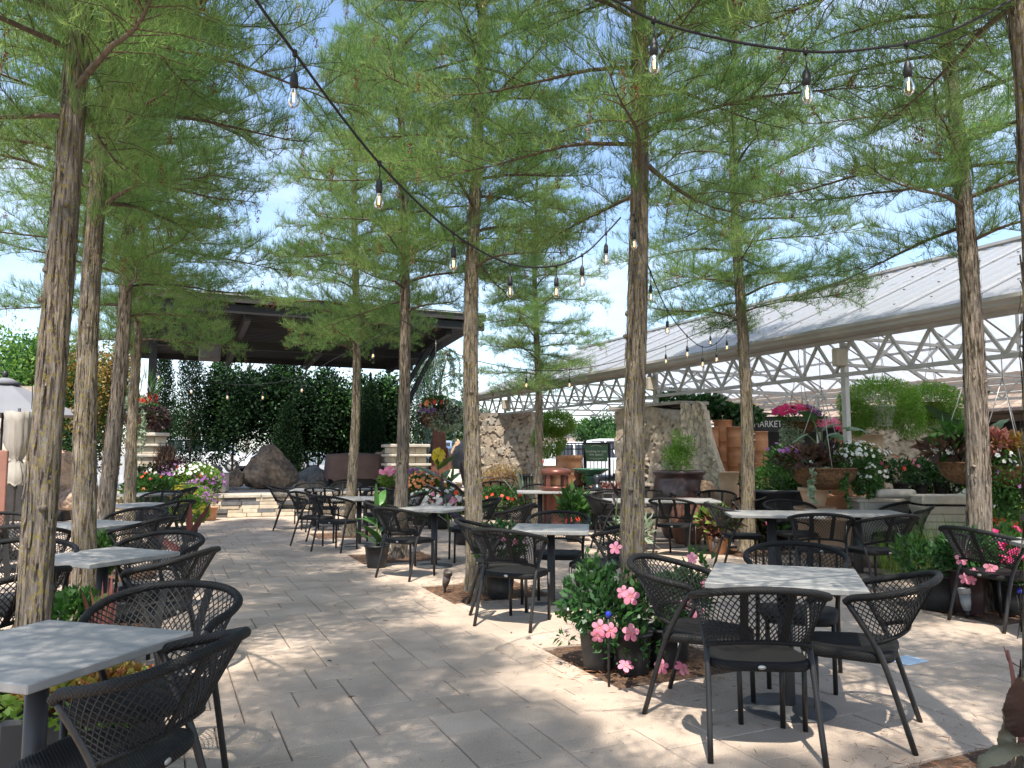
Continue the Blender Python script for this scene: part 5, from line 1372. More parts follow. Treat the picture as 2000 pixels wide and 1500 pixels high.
# ------------------------------------------------------------------ stage flowers
z0 = .5
def pl(name, lab, u, y, z, pr, pm, blobs, fls, seed, **k): return plant(name, lab, at(u, y, z), pr, pm, blobs, fls, seed, **k)
pl('petunia_planter', 'big mound of purple and white petunias on the left corner of the stage', 388, 17.6, .5, potprof(.25, .33, .3), 'concrete', [(2600, (0, 0, .38), (.55, .4, .32), .06, .035, 'lleaf'), (600, (.3, -.1, .2), (.3, .3, .2), .06, .035, 'gleaf')], [(60, (-.05, 0, .40), (.5, .4, .34), .08, 'white', (0, -.5, .5)), (44, (.2, -.05, .28), (.46, .36, .3), .075, 'purple', (.3, -1, .0)), (14, (-.1, 0, .42), (.5, .4, .33), .09, 'redp')], 30)
plant('calibrachoa_pot', 'lilac and yellow trailing flowers on the paving below the petunias', at(383, 16.6), potprof(.16, .2, .3), 'greypot', [(1500, (0, 0, .5), (.42, .32, .28), .05, .03, 'lleaf')], [(80, (.12, 0, .42), (.4, .3, .34), .055, 'purple', (.3, -.8, 0)), (50, (-.2, 0, .5), (.3, .3, .28), .07, 'yellow', (0, -.8, .2))], 31)
pot('clay_pot', 'terracotta pot on the paving against the stage front', 'pot', at(415, 16.9), potprof(.14, .18, .28), 'terra')
plant('impatiens_planter', 'leafy green bush with a few red blooms by the left pillar', at(298, 16.8), potprof(.2, .26, .36), 'concrete', [(1900, (0, 0, .62), (.62, .35, .36), .10, .05, 'gleaf')], [(8, (0, 0, .65), (.6, .35, .36), .08, 'redp', (0, -1, .2)), (3, (-.1, 0, .6), (.6, .35, .36), .08, 'orange', (0, -1, .2))], 32)
plant('mixed_planter', 'grey green and plum foliage planter in front of the left pillar', at(318, 17.6), bellyprof(.2, .34, .33, .7), 'brownpot', [(1300, (-.25, 0, .95), (.5, .35, .26), .07, .04, 'dleaf'), (500, (.35, 0, 1.0), (.35, .3, .28), .12, .04, 'pleaf'), (300, (.1, 0, 1.2), (.2, .2, .35), .22, .03, 'bleaf', 1.)], [(30, (.3, 0, .98), (.35, .3, .26), .08, 'purple', (0, -1, 0)), (14, (0, 0, .95), (.35, .3, .2), .08, 'white', (0, -1, 0))], 33)
o = tag(MB().box((0, 0, .24), (.34, .34, .48), None, 0, .04).build('stone_planter', m['concrete'], None, at(434, 18.6, .5)), 'small plain beige planter right of the petunia mound', 'planter')
# right of the stage
plant('petunia_planter', 'pink and lilac petunias spilling from a brown pot behind the trunks', at(795, 16.8), bellyprof(.2, .36, .36, .78), 'brownpot', [(2000, (0, 0, .85), (.62, .36, .22), .06, .035, 'lleaf'), (700, (-.42, -.1, .6), (.14, .2, .4), .06, .03, 'lleaf', -.8)], [(44, (-.2, 0, .95), (.4, .34, .2), .11, 'pink', (0, -.6, .5)), (44, (.3, 0, .92), (.34, .3, .2), .10, 'purple', (0, -.6, .5)), (26, (.2, 0, .8), (.5, .36, .2), .08, 'white', (0, -.9, .2))], 34)
plant('salvia_bush', 'orange flowered leafy bush right of the slim trunks', at(828, 15.8), potprof(.2, .24, .3), 'blackpot', [(1600, (0, 0, .62), (.5, .4, .40), .08, .04, 'gleaf')], [(100, (.05, 0, .72), (.5, .4, .36), .08, 'orange', (0, -.6, .4)), (12, (.1, -.1, .55), (.4, .4, .3), .1, 'redp', (0, -1, .2))], 35)
plant('impatiens_bush', 'white and blush impatiens mound beside the stout trunk', at(858, 15.0), potprof(.2, .24, .3), 'blackpot', [(1800, (0, 0, .45), (.62, .4, .32), .07, .045, 'gleaf')], [(80, (0, 0, .45), (.62, .4, .33), .09, 'white', (0, -1, .2)), (26, (.1, 0, .45), (.62, .4, .33), .09, 'pink', (0, -1, .2)), (12, (.2, 0, .6), (.5, .4, .3), .1, 'redp', (0, -1, .2))], 36)
plant('impatiens_bush', 'green mound with red blooms beyond the mesh chairs right of the stout trunk', at(975, 17.0), potprof(.2, .24, .3), 'blackpot', [(1400, (0, 0, .42), (.7, .4, .3), .08, .045, 'gleaf')], [(16, (0, 0, .45), (.7, .4, .3), .08, 'redp', (0, -1, .2))], 37)
canna('canna_plant', 'yellow flowering canna with broad green leaves left of the stout trunk', at(857, 15.6), [(0, 0, .95, .0, 6, .55, .16, .7), (.2, .05, .7, .05, 4, .5, .14, .8)], canlf, potprof(.16, .2, .3), seed=6, fl=(26, (.0, 0, 1.38), (.10, .10, .17), .13))
plant('dry_shrub', 'dry brown feathery shrub before the far stone wall', at(985, 19.5), None, None, [(3600, (0, 0, .62), (.72, .5, .55), .07, .018, 'yleaf'), (1200, (0, 0, .5), (.72, .5, .5), .07, .018, 'cord')], seed=38, cat='shrub')
plant('yucca_plant', 'spiky pale yucca at the foot of the dark slim trunk', at(1030, 17.0), None, None, [(60, (0, 0, .3), (.1, .1, .2), .75, .035, 'sleaf', 1.4)], seed=39, stems=False)
# lantern (white stone cap) near the flowers
t = empty('stone_lantern', 'pale stone lantern cap between the boulders and flowers', 'lantern', at(888, 18.8))
MB().lathe([(.3, 0), (.3, .1), (.12, .2), (.12, .62), (.2, .64), (.2, .7)], 8).build('pedestal', m['concrete'], t); MB().lathe([(.42, .7), (.42, .78), (.30, .86), (.12, .98), (.12, 1.06), (0, 1.06)], 8).build('cap', m['slab'], t)
# rusty obelisk sculpture
t = empty('steel_sculpture', 'tapering rust brown steel obelisk below the right hanging basket', 'sculpture', at(857, 20.5), .3)
def frustum(a, b, c, d, z0, z1, mi=0, cx=0.):
    mb = MB(); mb.add([(-a, -b, z0), (a, -b, z0), (a, b, z0), (-a, b, z0), (-c + cx, -d, z1), (c + cx, -d, z1), (c + cx, d, z1), (-c + cx, d, z1)], [(3, 2, 1, 0), (4, 5, 6, 7), (0, 1, 5, 4), (1, 2, 6, 5), (2, 3, 7, 6), (3, 0, 4, 7)]); return mb
frustum(.34, .2, .12, .10, .0, 2.25).build('body', m['rust'], t); MB().add([(.2, -.2, 0), (.52, -.2, 0), (.2, -.2, 1.6), (.2, .1, 0), (.52, .1, 0), (.2, .1, 1.6)], [(0, 1, 2), (5, 4, 3), (0, 2, 5, 3), (1, 4, 5, 2), (0, 3, 4, 1)]).build('fin', m['rust'], t)
MB().box((0, -.2, .55), (.2, .02, .5)).build('opening', m['iron'], t)  # black plate stands for the shade inside an opening
# ------------------------------------------------------------------ hanging baskets
def basket(label, c, r, h, mat_, blobs, fls, top, seed, n=3, group=None, trail=(), cat='hanging basket', liner=True):
    rng = np.random.default_rng(seed); t = empty('hanging_basket', label, cat, c, 0, group)
    pr = [(.02, -h)] + [(r * math.sin(math.pi / 2 * k / 6) ** .8, -h * math.cos(math.pi / 2 * k / 6)) for k in range(1, 7)] + [(r + .015, 0), (r + .015, .02), (r - .02, .02), (r - .03, -.03), (0, -.03)]
    if mat_ == 'whitepot': pr = [(r * .7, -h), (r * .98, -.04), (r + .01, -.04), (r + .01, 0), (r - .02, 0), (r - .03, -.05), (0, -.05)]
    MB().lathe(pr, 30).build('basket', m[mat_], t)
    mb = MB()
    for k in range(n):
        a = 2 * math.pi * k / n + .4; mb.tube([(r * math.cos(a), r * math.sin(a), 0), (0, 0, top * .75)], .006, 5)
    mb.tube([(0, 0, top * .74), (0, 0, top)], .006, 5); mb.build('chain', m['chain'], t)
    keys = []; lb = LB()
    for b in blobs:
        if b[5] not in keys: keys.append(b[5])
        blob(lb, b[0], b[1], b[2], b[3], b[4], rng, keys.index(b[5]), b[6] if len(b) > 6 else .2)
    for (n_, x, y, z1, z2, L_, W_, key) in trail:
        if key not in keys: keys.append(key)
        for q in range(n_):
            xx = x + rng.normal() * .08; yy = y + rng.normal() * .06; k = 46; zz_ = rng.uniform(z2, z1) if q else z2
            zs = np.linspace(z1, zz_, k); p = np.stack([xx + .03 * np.sin(zs * 7 + q), yy + .02 * np.cos(zs * 6), zs], 1); v, f = leafquads(p, rng.normal(size=(k, 3)) + (0, 0, -.3), L_, W_, rng); lb.add(v, f, keys.index(key))
    lb.build('foliage', [m[k] for k in keys], t)
    if fls:
        keys = []; lb = LB()
        for fl in fls:
            if fl[4] not in keys: keys.append(fl[4])
            flowers(lb, fl[0], fl[1], fl[2], fl[3], rng, keys.index(fl[4]), face=fl[5] if len(fl) > 5 else None)
        lb.build('blossoms', [m[k] for k in keys], t)['kind'] = 'stuff'
    return t
y = 15.5
basket('hanging basket with red tops and long silver trails left of the stage', D(278, 812, y), .30, .3, 'coir', [(420, (0, 0, .0), (.45, .42, .2), .08, .045, 'pleaf', .0), (260, (.1, 0, .05), (.4, .4, .2), .07, .04, 'gleaf', .0), (700, (-.12, 0, .22), (.25, .25, .16), .10, .06, 'sleaf'), (60, (.12, 0, .30), (.14, .14, .12), .13, .035, 'rleaf', .7), (60, (0, 0, .5), (.3, .25, .3), .35, .015, 'gleaf', 1.4), (400, (.32, 0, -.05), (.2, .3, .22), .10, .05, 'pleaf', -.3)],
       [(8, (-.05, 0, .3), (.2, .2, .15), .10, 'redp')], 1.15, 50, trail=[(11, .12, -.2, .05, -1.0, .075, .06, 'sleaf')])
y = 15.0
basket('hanging basket with plum foliage and red flowers right of the stage', D(850, 812, y), .26, .26, 'coir', [(700, (.12, 0, .02), (.46, .4, .24), .085, .04, 'pleaf', -.1), (260, (.1, 0, .02), (.46, .4, .26), .08, .04, 'sleaf', -.1), (300, (0, 0, .25), (.25, .2, .14), .09, .05, 'gleaf'), (70, (-.05, 0, .6), (.12, .12, .35), .35, .012, 'gleaf', 1.6), (500, (.2, -.1, -.1), (.3, .25, .18), .09, .05, 'sleaf', -.3)],
       [(22, (0, 0, .24), (.26, .22, .12), .07, 'redp'), (14, (-.03, 0, .2), (.26, .22, .12), .09, 'orange'), (12, (-.15, -.1, .08), (.2, .2, .1), .08, 'purple', (0, -1, 0))], 1.5, 51)
FG = 'hanging fern baskets'
y = 12.2
basket('large airy fern in a white hanging pot under the greenhouse roof', D(1722, 792, y), .20, .33, 'whitepot', [(11000, (-.02, .05, .04), (.64, .54, .42), .055, .012, 'fern', .1), (2600, (-.42, 0, -.18), (.22, .25, .3), .055, .012, 'fern', -.5), (2600, (.42, 0, -.2), (.24, .3, .34), .055, .012, 'fern', -.5)], (), 1.35, 52, group=FG)
basket('second airy fern basket right of the white pot', D(1822, 788, 12.9), .18, .26, 'coir', [(8500, (0, .05, .0), (.52, .46, .36), .055, .012, 'fern', .0), (2500, (.1, -.05, -.28), (.36, .3, .3), .055, .012, 'fern', -.5)], (), 1.3, 53, group=FG)
basket('round bright fern hanging by the fence beyond the dark slim trunk', D(1082, 838, 17.8), .2, .2, 'coir', [(5000, (.05, 0, .12), (.46, .4, .3), .07, .02, 'lleaf', .2), (4200, (-.12, 0, -.25), (.4, .34, .42), .07, .02, 'lleaf', -.5)], (), 1.5, 54, group=FG)
y = 13.4
basket('hanging basket of hot pink and purple flowers near the market sign', D(1564, 826, y), .24, .2, 'coir', [(700, (0, 0, .1), (.42, .36, .2), .06, .035, 'gleaf'), (500, (-.2, -.1, -.25), (.2, .2, .25), .06, .03, 'sleaf', -.7)],
       [(120, (-.12, 0, .12), (.36, .3, .2), .09, 'mag', (0, -.6, .3)), (40, (.05, 0, .12), (.26, .3, .18), .09, 'purple', (0, -.8, .2)), (60, (.45, 0, -.08), (.26, .24, .16), .09, 'pink', (0, -.6, .3)), (30, (.78, 0, -.15), (.18, .2, .1), .1, 'mag', (0, -.6, .3))], 1.5, 55, trail=[(6, -.25, -.15, -.1, -.55, .05, .03, 'sleaf')])
y = 10.4
basket('huge wide hanging bowl of bronze foliage and white flowers over the clay pots', D(1608, 916, y), .42, .28, 'coir', [(240, (-.26, 0, .14), (.32, .28, .13), .14, .085, 'bleaf'), (1100, (.38, 0, .16), (.42, .34, .18), .05, .035, 'gleaf'), (300, (-.55, .05, .1), (.22, .25, .2), .07, .04, 'gleaf'), (900, (.55, -.05, -.12), (.2, .25, .26), .05, .035, 'gleaf', -.5), (50, (.1, 0, .2), (.2, .2, .1), .14, .07, 'pleaf')],
       [(60, (.45, 0, .15), (.42, .34, .22), .055, 'white', (0, -.7, .3)), (14, (-.55, 0, .2), (.2, .2, .15), .06, 'purple', (0, -1, 0)), (20, (.6, -.1, -.1), (.2, .2, .24), .05, 'white', (0, -1, 0))], 1.5, 56, trail=[(4, -.25, -.35, .0, -.42, .07, .055, 'sleaf'), (4, .15, -.4, -.05, -.5, .05, .035, 'gleaf')])
y = 9.4
basket('wide hanging bowl with bronze and white foliage behind the right trunk', D(1895, 905, y), .36, .26, 'coir', [(130, (-.25, 0, .18), (.30, .24, .10), .16, .09, 'bleaf'), (60, (-.1, 0, .28), (.22, .2, .12), .26, .14, 'gleaf'), (900, (.32, 0, .1), (.34, .28, .22), .05, .035, 'gleaf'), (300, (.2, 0, .2), (.2, .2, .1), .1, .06, 'pleaf')],
       [(36, (.35, 0, .12), (.32, .26, .22), .055, 'white', (0, -.8, .2)), (20, (-.35, 0, .12), (.1, .2, .12), .05, 'white', (0, -.8, .2))], 1.4, 57)
y = 9.0
basket('hanging basket with rust and yellow coleus over white flowers at the right edge', D(1968, 912, y), .32, .25, 'coir', [(500, (.05, 0, .26), (.32, .28, .12), .08, .06, 'yleaf'), (300, (-.18, 0, .26), (.2, .2, .14), .11, .07, 'cord'), (2400, (0, -.05, -.1), (.42, .34, .34), .06, .04, 'gleaf', -.2), (700, (.1, -.1, -.42), (.3, .3, .2), .06, .045, 'gleaf', -.4)],
       [(26, (-.2, 0, .0), (.3, .3, .26), .06, 'white', (0, -.9, .1)), (24, (.05, -.05, -.2), (.4, .3, .3), .05, 'purple', (0, -1, 0))], 1.4, 58)
# elephant ear plants
earl = M('elephant ear leaf', (.05, .13, .045), .4, .25, 6, .001, 20)
def ears(label, c, lv, seed):
    t = empty('elephant_ear', label, 'plant', c); mb = MB(); sm = MB()
    for (x, z, d, L_, W_, dr) in lv:
        sm.tube(spline([(0, 0, 0), (x * .35, 0, z * .55), (x, -.02, z)], 4), [.016 - .001 * i for i in range(9)], 6); bigleaf(mb, (x, -.02, z), d, L_, W_, dr, 10, 0, .3, .1, heart=True)
    mb.build('leaves', earl, t); sm.build('stem', m['stem'], t); return t
ears('elephant ear plant with upright dark green leaves between the pink and bronze baskets', D(1606, 890, 10.6), [(.0, .36, (.5, -.3, .6), .28, .17, 1.2), (-.12, .50, (-.5, -.3, .8), .40, .20, 1.6), (.30, .38, (1, -.1, .3), .38, .24, 1.), (-.22, .30, (-.9, -.4, -.2), .3, .24, .6), (.1, .3, (.3, -1, .2), .3, .2, 1)], 1)
ears('elephant ear plant with long leaves behind the right trunk', D(1895, 915, 10.2), [(-.15, .55, (-1, -.2, .9), .55, .28, .4), (.12, .72, (.1, -.3, 1.), .36, .3, 1.1), (.1, .3, (.9, -.3, .1), .3, .22, 1.2), (.3, .5, (.6, 0, .9), .3, .2, 1)], 2)
# ------------------------------------------------------------------ pots, stacks and benches by the shop
def terra_stack(label, u, y, n, r, h, zb=0, key='terra', sc_=1.):
    mb = MB()
    for k in range(n):
        z = zb + k * h
        mb.lathe([(r * .98, z + .002), (r, z + .01), (r * 1.0, z + h * .45), (r * 1.03, z + h * .5), (r, z + h * .55), (r * 1.0, z + h - .02), (r * 1.05, z + h - .018), (r * 1.05, z + h), (r * .9, z + h)], 26, wob=.004)
    return tag(mb.build('terracotta_stack', m[key], None, at(u, y)), label, 'pot stack', 'stacked terracotta pots')
for i, (u, y, n, r, h, key, lab) in enumerate([(1385, 16.3, 5, .19, .40, 'terra', 'terracotta pot column just right of the buttress top'), (1412, 16.4, 5, .19, .43, 'terra', 'tall terracotta pot column second from the buttress'), (1436, 16.2, 5, .18, .40, 'terra', 'terracotta pot column left of the trunk'),
     (1482, 16.0, 5, .17, .38, 'terra', 'terracotta pot column just right of the trunk, below the market sign'), (1417, 14.6, 2, .21, .55, 'terra2', 'short wide terracotta stack low behind the buttress foot'),
     (1458, 15.0, 3, .18, .42, 'terra', 'terracotta stack half hidden behind the trunk'), (1557, 11.8, 3, .13, .22, 'terra2', 'slim ribbed terracotta stack left of the tall cream pot'), (1690, 13.0, 4, .26, .44, 'terra2', 'tall pale terracotta pot column below the big fern'), (1655, 13.3, 4, .22, .44, 'terra', 'terracotta pot column left of the pale one below the fern')]): terra_stack(lab, u, y, n, r, h, 0, key)
TG = 'clay pots beside the fountain'
tp_ = lambda r0, r1, h: potprof(r0, r1, h, .04)
pot('clay_pot', 'tall cream clay pot in the row left of the concrete tub', 'pot', at(1585, 10.6), tp_(.17, .25, .72), 'terra2', TG)
pot('clay_pot', 'open rimmed cream clay pot nearest the concrete tub', 'pot', at(1617, 10.2), tp_(.16, .26, .62), 'terra2', TG)
pot('clay_pot', 'small cream pot standing on the tall cream pot', 'pot', at(1585, 10.6, .72), tp_(.13, .19, .26), 'terra2', TG)
pot('clay_pot', 'orange terracotta pot behind the open rimmed one', 'pot', at(1638, 11.2), tp_(.25, .33, .85), 'terra', TG)
pot('clay_pot', 'orange terracotta pot on the timber bench', 'pot', at(1640, 10.9, .86), tp_(.14, .2, .22), 'terra')
plant('large_planter', 'dark blue black tapered planter with a low green shrub', at(1507, 12.0), [(.33, 0), (.36, .02), (.50, .84), (.52, .86), (.52, .9), (.47, .9), (.45, .8), (0, .8)], 'bluepot', [(2200, (0, 0, 1.02), (.52, .45, .22), .06, .035, 'gleaf'), (1500, (.42, -.05, .85), (.22, .25, .34), .06, .03, 'dleaf', -.5)], seed=60)
bench = empty('timber_bench', 'weathered timber display bench holding potted plants', 'bench', at(1770, 11.6), -.25)
mb = MB()
for k in range(5): mb.box((0, -.28 + k * .14, .82), (3.0, .125, .035), None, 0, .005)
mb.build('bench_top', m['wood'], bench)
for x in (-1.4, -.4, .6, 1.4):
    for y_ in (-.25, .25): MB().box((x, y_, .4), (.08, .08, .8)).build('leg', m['wood'], bench)
rr = random.Random(9)
cols = [('white', 'white'), ('redp', 'red'), ('white', 'cream'), ('mag', 'magenta'), ('redp', 'scarlet'), ('pink', 'pink'), ('white', 'small white'), ('orange', 'orange'), ('pink', 'pale pink'), ('white', 'scattered white')]
for k in range(10):
    x = -1.35 + k * .30; cc = at(1770, 11.6) + Matrix.Rotation(-.25, 3, 'Z') @ Vector((x, rr.uniform(-.12, .12), .84))
    place = ['at the left end of the bench', 'second on the bench beside the teal pot', 'third from the left on the bench', 'left of the bench middle', 'at the bench middle', 'just right of the bench middle', 'behind the cream tank', 'left of the right trunk', 'beside the right bowl basket', 'at the right end of the bench'][k]
    plant('bedding_plant', 'dark leaved potted plant with %s blooms %s' % (cols[k][1], place), cc, potprof(.08, .105, .17), 'teal' if k == 1 else 'blackpot', [(420, (0, 0, .32), (.2, .2, .2), .075, .035, 'manleaf', .5)], [(6, (0, 0, .36), (.2, .2, .2), .07, cols[k][0], (0, -.8, .3))], 80 + k, group='potted flowers on the timber bench')
tb = empty('fountain_tub', 'square cast concrete fountain basin behind the right rear table', 'fountain', at(1722, 10.6), -.12)
mb = MB()
W_, D_, H_ = .86, .60, .80
for sx in (-1, 1): mb.box((sx * (W_ / 2 - .03), 0, H_ / 2), (.06, D_, H_), None, 0, .01); mb.box((0, sx * (D_ / 2 - .03), H_ / 2), (W_ - .12, .06, H_), None, 0, .01)
mb.box((0, 0, H_ - .12), (W_ - .12, D_ - .12, .03), None, 1); mb.build('basin', [m['concrete'], m['shadeint']], tb)
MB().box((0, -D_ / 2 + .03, H_ + .02), (W_ + .08, .1, .045), None, 0, .01).box((0, D_ / 2 - .03, H_ + .02), (W_ + .08, .1, .045), None, 0, .01).box((-W_ / 2, 0, H_ + .02), (.1, D_ - .16, .044), None, 0, .01).box((W_ / 2, 0, H_ + .02), (.1, D_ - .16, .044), None, 0, .01).build('rim', m['slab'], tb)
MB().tube([(-.2, .05, H_ + .06), (.1, .0, H_ + .07), (.28, -.02, H_ + .06)], .025, 8).build('spout', m['whitepot'], tb)
tk = empty('storage_tank', 'cream clapboard box tank right of the fountain basin', 'tank', at(1835, 10.0), -.1)
mb = MB()
for k in range(8): mb.box((0, 0, .05 + k * .098), (.80, .6, .094), None, 0, .008)
mb.build('boarding', m['cream'], tk)
MB().box((0, 0, .86), (.76, .56, .1), None, 0, .01).build('rim', m['slab'], tk)
MB().lathe([(0, -.25), (.05, -.24), (.06, -.2), (.06, .2), (.05, .24), (0, .25)], 18, (-.55, .1, .92), rot=Matrix.Rotation(R(90), 3, 'Y')).build('cover_roll', m['concrete'], tk)
for i, (u, y, lab) in enumerate([(1815, 8.9, 'clump of thin reeds before the cream tank'), (1862, 9.2, 'clump of tall reeds left of the right trunk'), (1945, 9.3, 'clump of reeds right of the right trunk'), (1740, 8.8, 'low reeds under the right rear table end')]):
    plant('reed_clump', lab, at(u, y), None, None, [(110, (0, 0, .05), (.22, .15, .08), .62, .009, 'fern', 3.)], seed=90 + i, stems=False, group='reed clumps', cat='reeds')
plant('flower_border', 'white and yellow flowers over red blooms right of the right trunk', at(1968, 10.6), None, None, [(3400, (0, 0, .62), (.75, .4, .6), .07, .035, 'lleaf'), (1200, (0, 0, .3), (.8, .4, .3), .07, .035, 'gleaf')], [(60, (0, -.05, .75), (.7, .4, .45), .08, 'white', (0, -1, .1)), (14, (0, -.05, .7), (.7, .4, .4), .08, 'yellow', (0, -1, .1)), (60, (-.1, -.05, .38), (.6, .4, .2), .08, 'redp', (0, -1, .1))], 94, cat='flowers')
plant('flower_border', 'lush green foliage with white flowers behind the right bowl basket', at(1900, 12.2), None, None, [(4200, (0, 0, .9), (1.1, .4, .8), .08, .045, 'gleaf'), (1200, (-.6, 0, .9), (.6, .4, .5), .08, .045, 'dleaf')], [(50, (0, -.05, .9), (1.0, .4, .7), .07, 'white', (0, -1, .1))], 95, cat='flowers')
bf = empty('stone_bench', 'low dark bench with pale top beside the right trunk', 'bench', at(1895, 8.9), -.1)
MB().box((0, 0, .42), (1.0, .34, .05), None, 0, .01).build('seat', m['slab'], bf)
for x in (-.4, .4): MB().box((x, 0, .2), (.12, .3, .4), None, 0, .01).build('leg', m['blackpot'], bf)
MB().box((0, 0, .0), (.1, .1, .1))
# low rock edging behind right rear table
for i, (u, y, w_, h, lab) in enumerate([(1790, 10.0, .9, .34, 'low mossy rock below the cream tank'), (1870, 10.1, .8, .42, 'low brown rock left of the right trunk'), (1700, 10.5, .8, .3, 'low rock under the fountain basin'), (1960, 9.9, .8, .4, 'low brown rock right of the right trunk')]):
    boulder('edging_rock', m['rock'], at(u, y - .45), (w_, .4, h), 60 + i, lab, group='edging rocks', sub=3)
# ------------------------------------------------------------------ far middle group
pt = empty('large_planter', 'big brown glazed pot with airy green fern in front of the stone wall', 'planter', at(1324, 13.4))
MB().lathe([(.24, 0), (.27, .02), (.38, .3), (.45, .6), (.455, .8), (.42, .98), (.40, 1.06), (.44, 1.09), (.45, 1.13), (.42, 1.15), (.39, 1.12), (.38, 1.0), (0, 1.0)], 40).build('pot', m['brownpot'], pt)
lb = LB(); rng = np.random.default_rng(70); blob(lb, 2300, (-.02, 0, 1.32), (.36, .32, .28), .055, .013, rng, 0, .5, clumps=14); blob(lb, 900, (.06, 0, 1.6), (.22, .2, .26), .055, .013, rng, 0, .8, clumps=7); lb.build('foliage', m['fern'], pt)
pot('clay_pot', 'dark round brown pot left of the dark slim trunk', 'pot', at(1040, 17.6), bellyprof(.24, .36, .33, 1.3 * .75), 'brownpot', 'large pots by the fence')
pot('clay_pot', 'ribbed terracotta pot just right of the dark slim trunk', 'pot', at(1070, 18.2), bellyprof(.22, .34, .32, 1.15), 'terra', 'large pots by the fence')
pot('clay_pot', 'rounded terracotta pot below the bright fern', 'pot', at(1100, 17.8), bellyprof(.2, .33, .27, 1.0), 'terra', 'large pots by the fence')
pot('clay_pot', 'tall wide terracotta pot behind the rounded one', 'pot', at(1112, 18.8), bellyprof(.22, .32, .3, 1.4), 'terra', 'large pots by the fence')
pot('clay_pot', 'square sided terracotta trough left of the bird bath', 'pot', at(1135, 18.4), tp_(.2, .25, .7), 'terra', 'large pots by the fence')
plant('potted_bush', 'small green plant in the terracotta trough by the fence', at(1133, 18.4, .62), None, None, [(160, (0, 0, .15), (.2, .2, .14), .16, .05, 'gleaf', .8)], seed=71)
tb = empty('trash_bin', 'copper brown round trash bin with open side hood', 'trash bin', at(1085, 14.6), .1)
MB().lathe([(.26, 0), (.27, .02), (.275, .78), (.285, .79), (.285, .83), (.27, .83), (.26, .8), (0, .8)], 32).build('body', m['redmetal'], tb)
for a in (45, 135, 225, 315): MB().box((.235 * math.cos(R(a)), .235 * math.sin(R(a)), .94), (.03, .1, .24), R(a)).build('hood_post', m['redmetal'], tb)
MB().lathe([(.27, 1.04), (.285, 1.05), (.285, 1.11), (.25, 1.15), (.1, 1.17), (0, 1.17)], 32).build('hood', m['redmetal'], tb)
bb = empty('bird_bath', 'dark green glazed bird bath in front of the rent sign', 'bird bath', at(1154, 15.4))
MB().lathe([(.19, 0), (.19, .03), (.13, .1), (.12, .3), (.13, .34), (.11, .38), (.105, .95), (.13, 1.0)], 24).build('pedestal', m['greeng'], bb)
MB().lathe([(.1, 1.0), (.2, 1.03), (.32, 1.10), (.36, 1.13), (.36, 1.145), (.3, 1.12), (.15, 1.06), (0, 1.05)], 36).build('bowl', m['greeng'], bb)
for u, y, h, lab in ((1128, 15.6, 1.0, 'small bust statue on a column left of the bird bath'), (1165, 14.9, .93, 'dark round garden finial right of the bird bath')):
    t = empty('garden_statue', lab, 'statue', at(u, y)); MB().lathe([(.11, 0), (.11, .05), (.08, .1), (.08, h - .3), (.11, h - .26), (.11, h - .22)], 16).build('column', m['brownpot'], t)
    MB().lathe([(.08, h - .22), (.11, h - .17), (.1, h - .12), (.045, h - .08), (.045, h - .05), (.08, h), (.085, h + .05), (.06, h + .1), (0, h + .12)], 18).build('bust', m['rust' if u < 1150 else 'bluepot'], t)
t = empty('round_bowl', 'wide low dark glazed bowl with succulents behind the far tables', 'planter', at(1190, 15.2)); MB().lathe([(.2, 0), (.22, .4), (.45, .74), (.5, .78), (.46, .78), (.4, .74), (0, .72)], 32).build('bowl', m['bluepot'], t)
lb = LB(); blob(lb, 160, (0, 0, .78), (.38, .38, .06), .09, .05, np.random.default_rng(2), 0, .6); lb.build('foliage', m['cord'], t)
pot('clay_pot', 'tall dull red jar behind the chairs of the long double table', 'pot', at(1338, 12.6), bellyprof(.2, .27, .2, .72), 'rust2')
# ------------------------------------------------------------------ left edge
um = empty('patio_umbrella', 'open grey canopy umbrella at the left edge', 'umbrella', at(5, 14.2))
n = 8; zt, ze, rr_ = 2.82, 2.16, 1.36; mb = MB(); vs = [(0, 0, zt)]; fs = []
for k in range(n):
    a = 2 * math.pi * k / n + .2
    for j in range(1, 5): f = j / 4; vs.append((math.cos(a) * rr_ * f, math.sin(a) * rr_ * f, zt + (ze - zt) * f))
    b = a + math.pi / n
    for j in range(1, 5): f = j / 4; q = rr_ * .925 * f; vs.append((math.cos(b) * q, math.sin(b) * q, zt + (ze - zt) * f - .02 * f))
for k in range(2 * n):
    a0 = 1 + k * 4; b0 = 1 + ((k + 1) % (2 * n)) * 4; fs.append((0, a0, b0)); fs += [(a0 + j, a0 + j + 1, b0 + j + 1, b0 + j) for j in range(3)]
mb.add(vs, fs); mb.build('canopy', m['canopy'], um)
MB().lathe([(.30, zt - .10), (.12, zt + .01), (0, zt + .03)], 16).build('vent_cap', m['canopy'], um); MB().lathe([(.035, zt + .03), (.05, zt + .05), (.05, zt + .14), (0, zt + .15)], 12).build('finial', m['black'], um)
MB().tube([(0, 0, 0), (0, 0, zt)], .022, 10).build('pole', m['dmetal'], um); MB().lathe([(.3, 0), (.3, .05), (.06, .08), (.05, .2)], 24).build('base', m['base'], um)
cu = empty('closed_umbrella', 'folded beige umbrella tied round the middle at the left edge', 'umbrella', at(37, 12.9))
mb = MB(); vs = []; n = 28; rows = [(2.13, .22), (2.0, .20), (1.8, .19), (1.6, .18), (1.42, .12), (1.33, .07), (1.26, .11), (1.1, .17), (.98, .19), (.93, .17)]
for z, r in rows:
    for j in range(n): a = 2 * math.pi * j / n; q = r * (1 + .22 * math.sin(j * 2.7 + z * 3) * (1 if z < 2 else .4)); vs.append((q * math.cos(a), q * math.sin(a) * .8, z + .03 * math.sin(j * 1.3)))
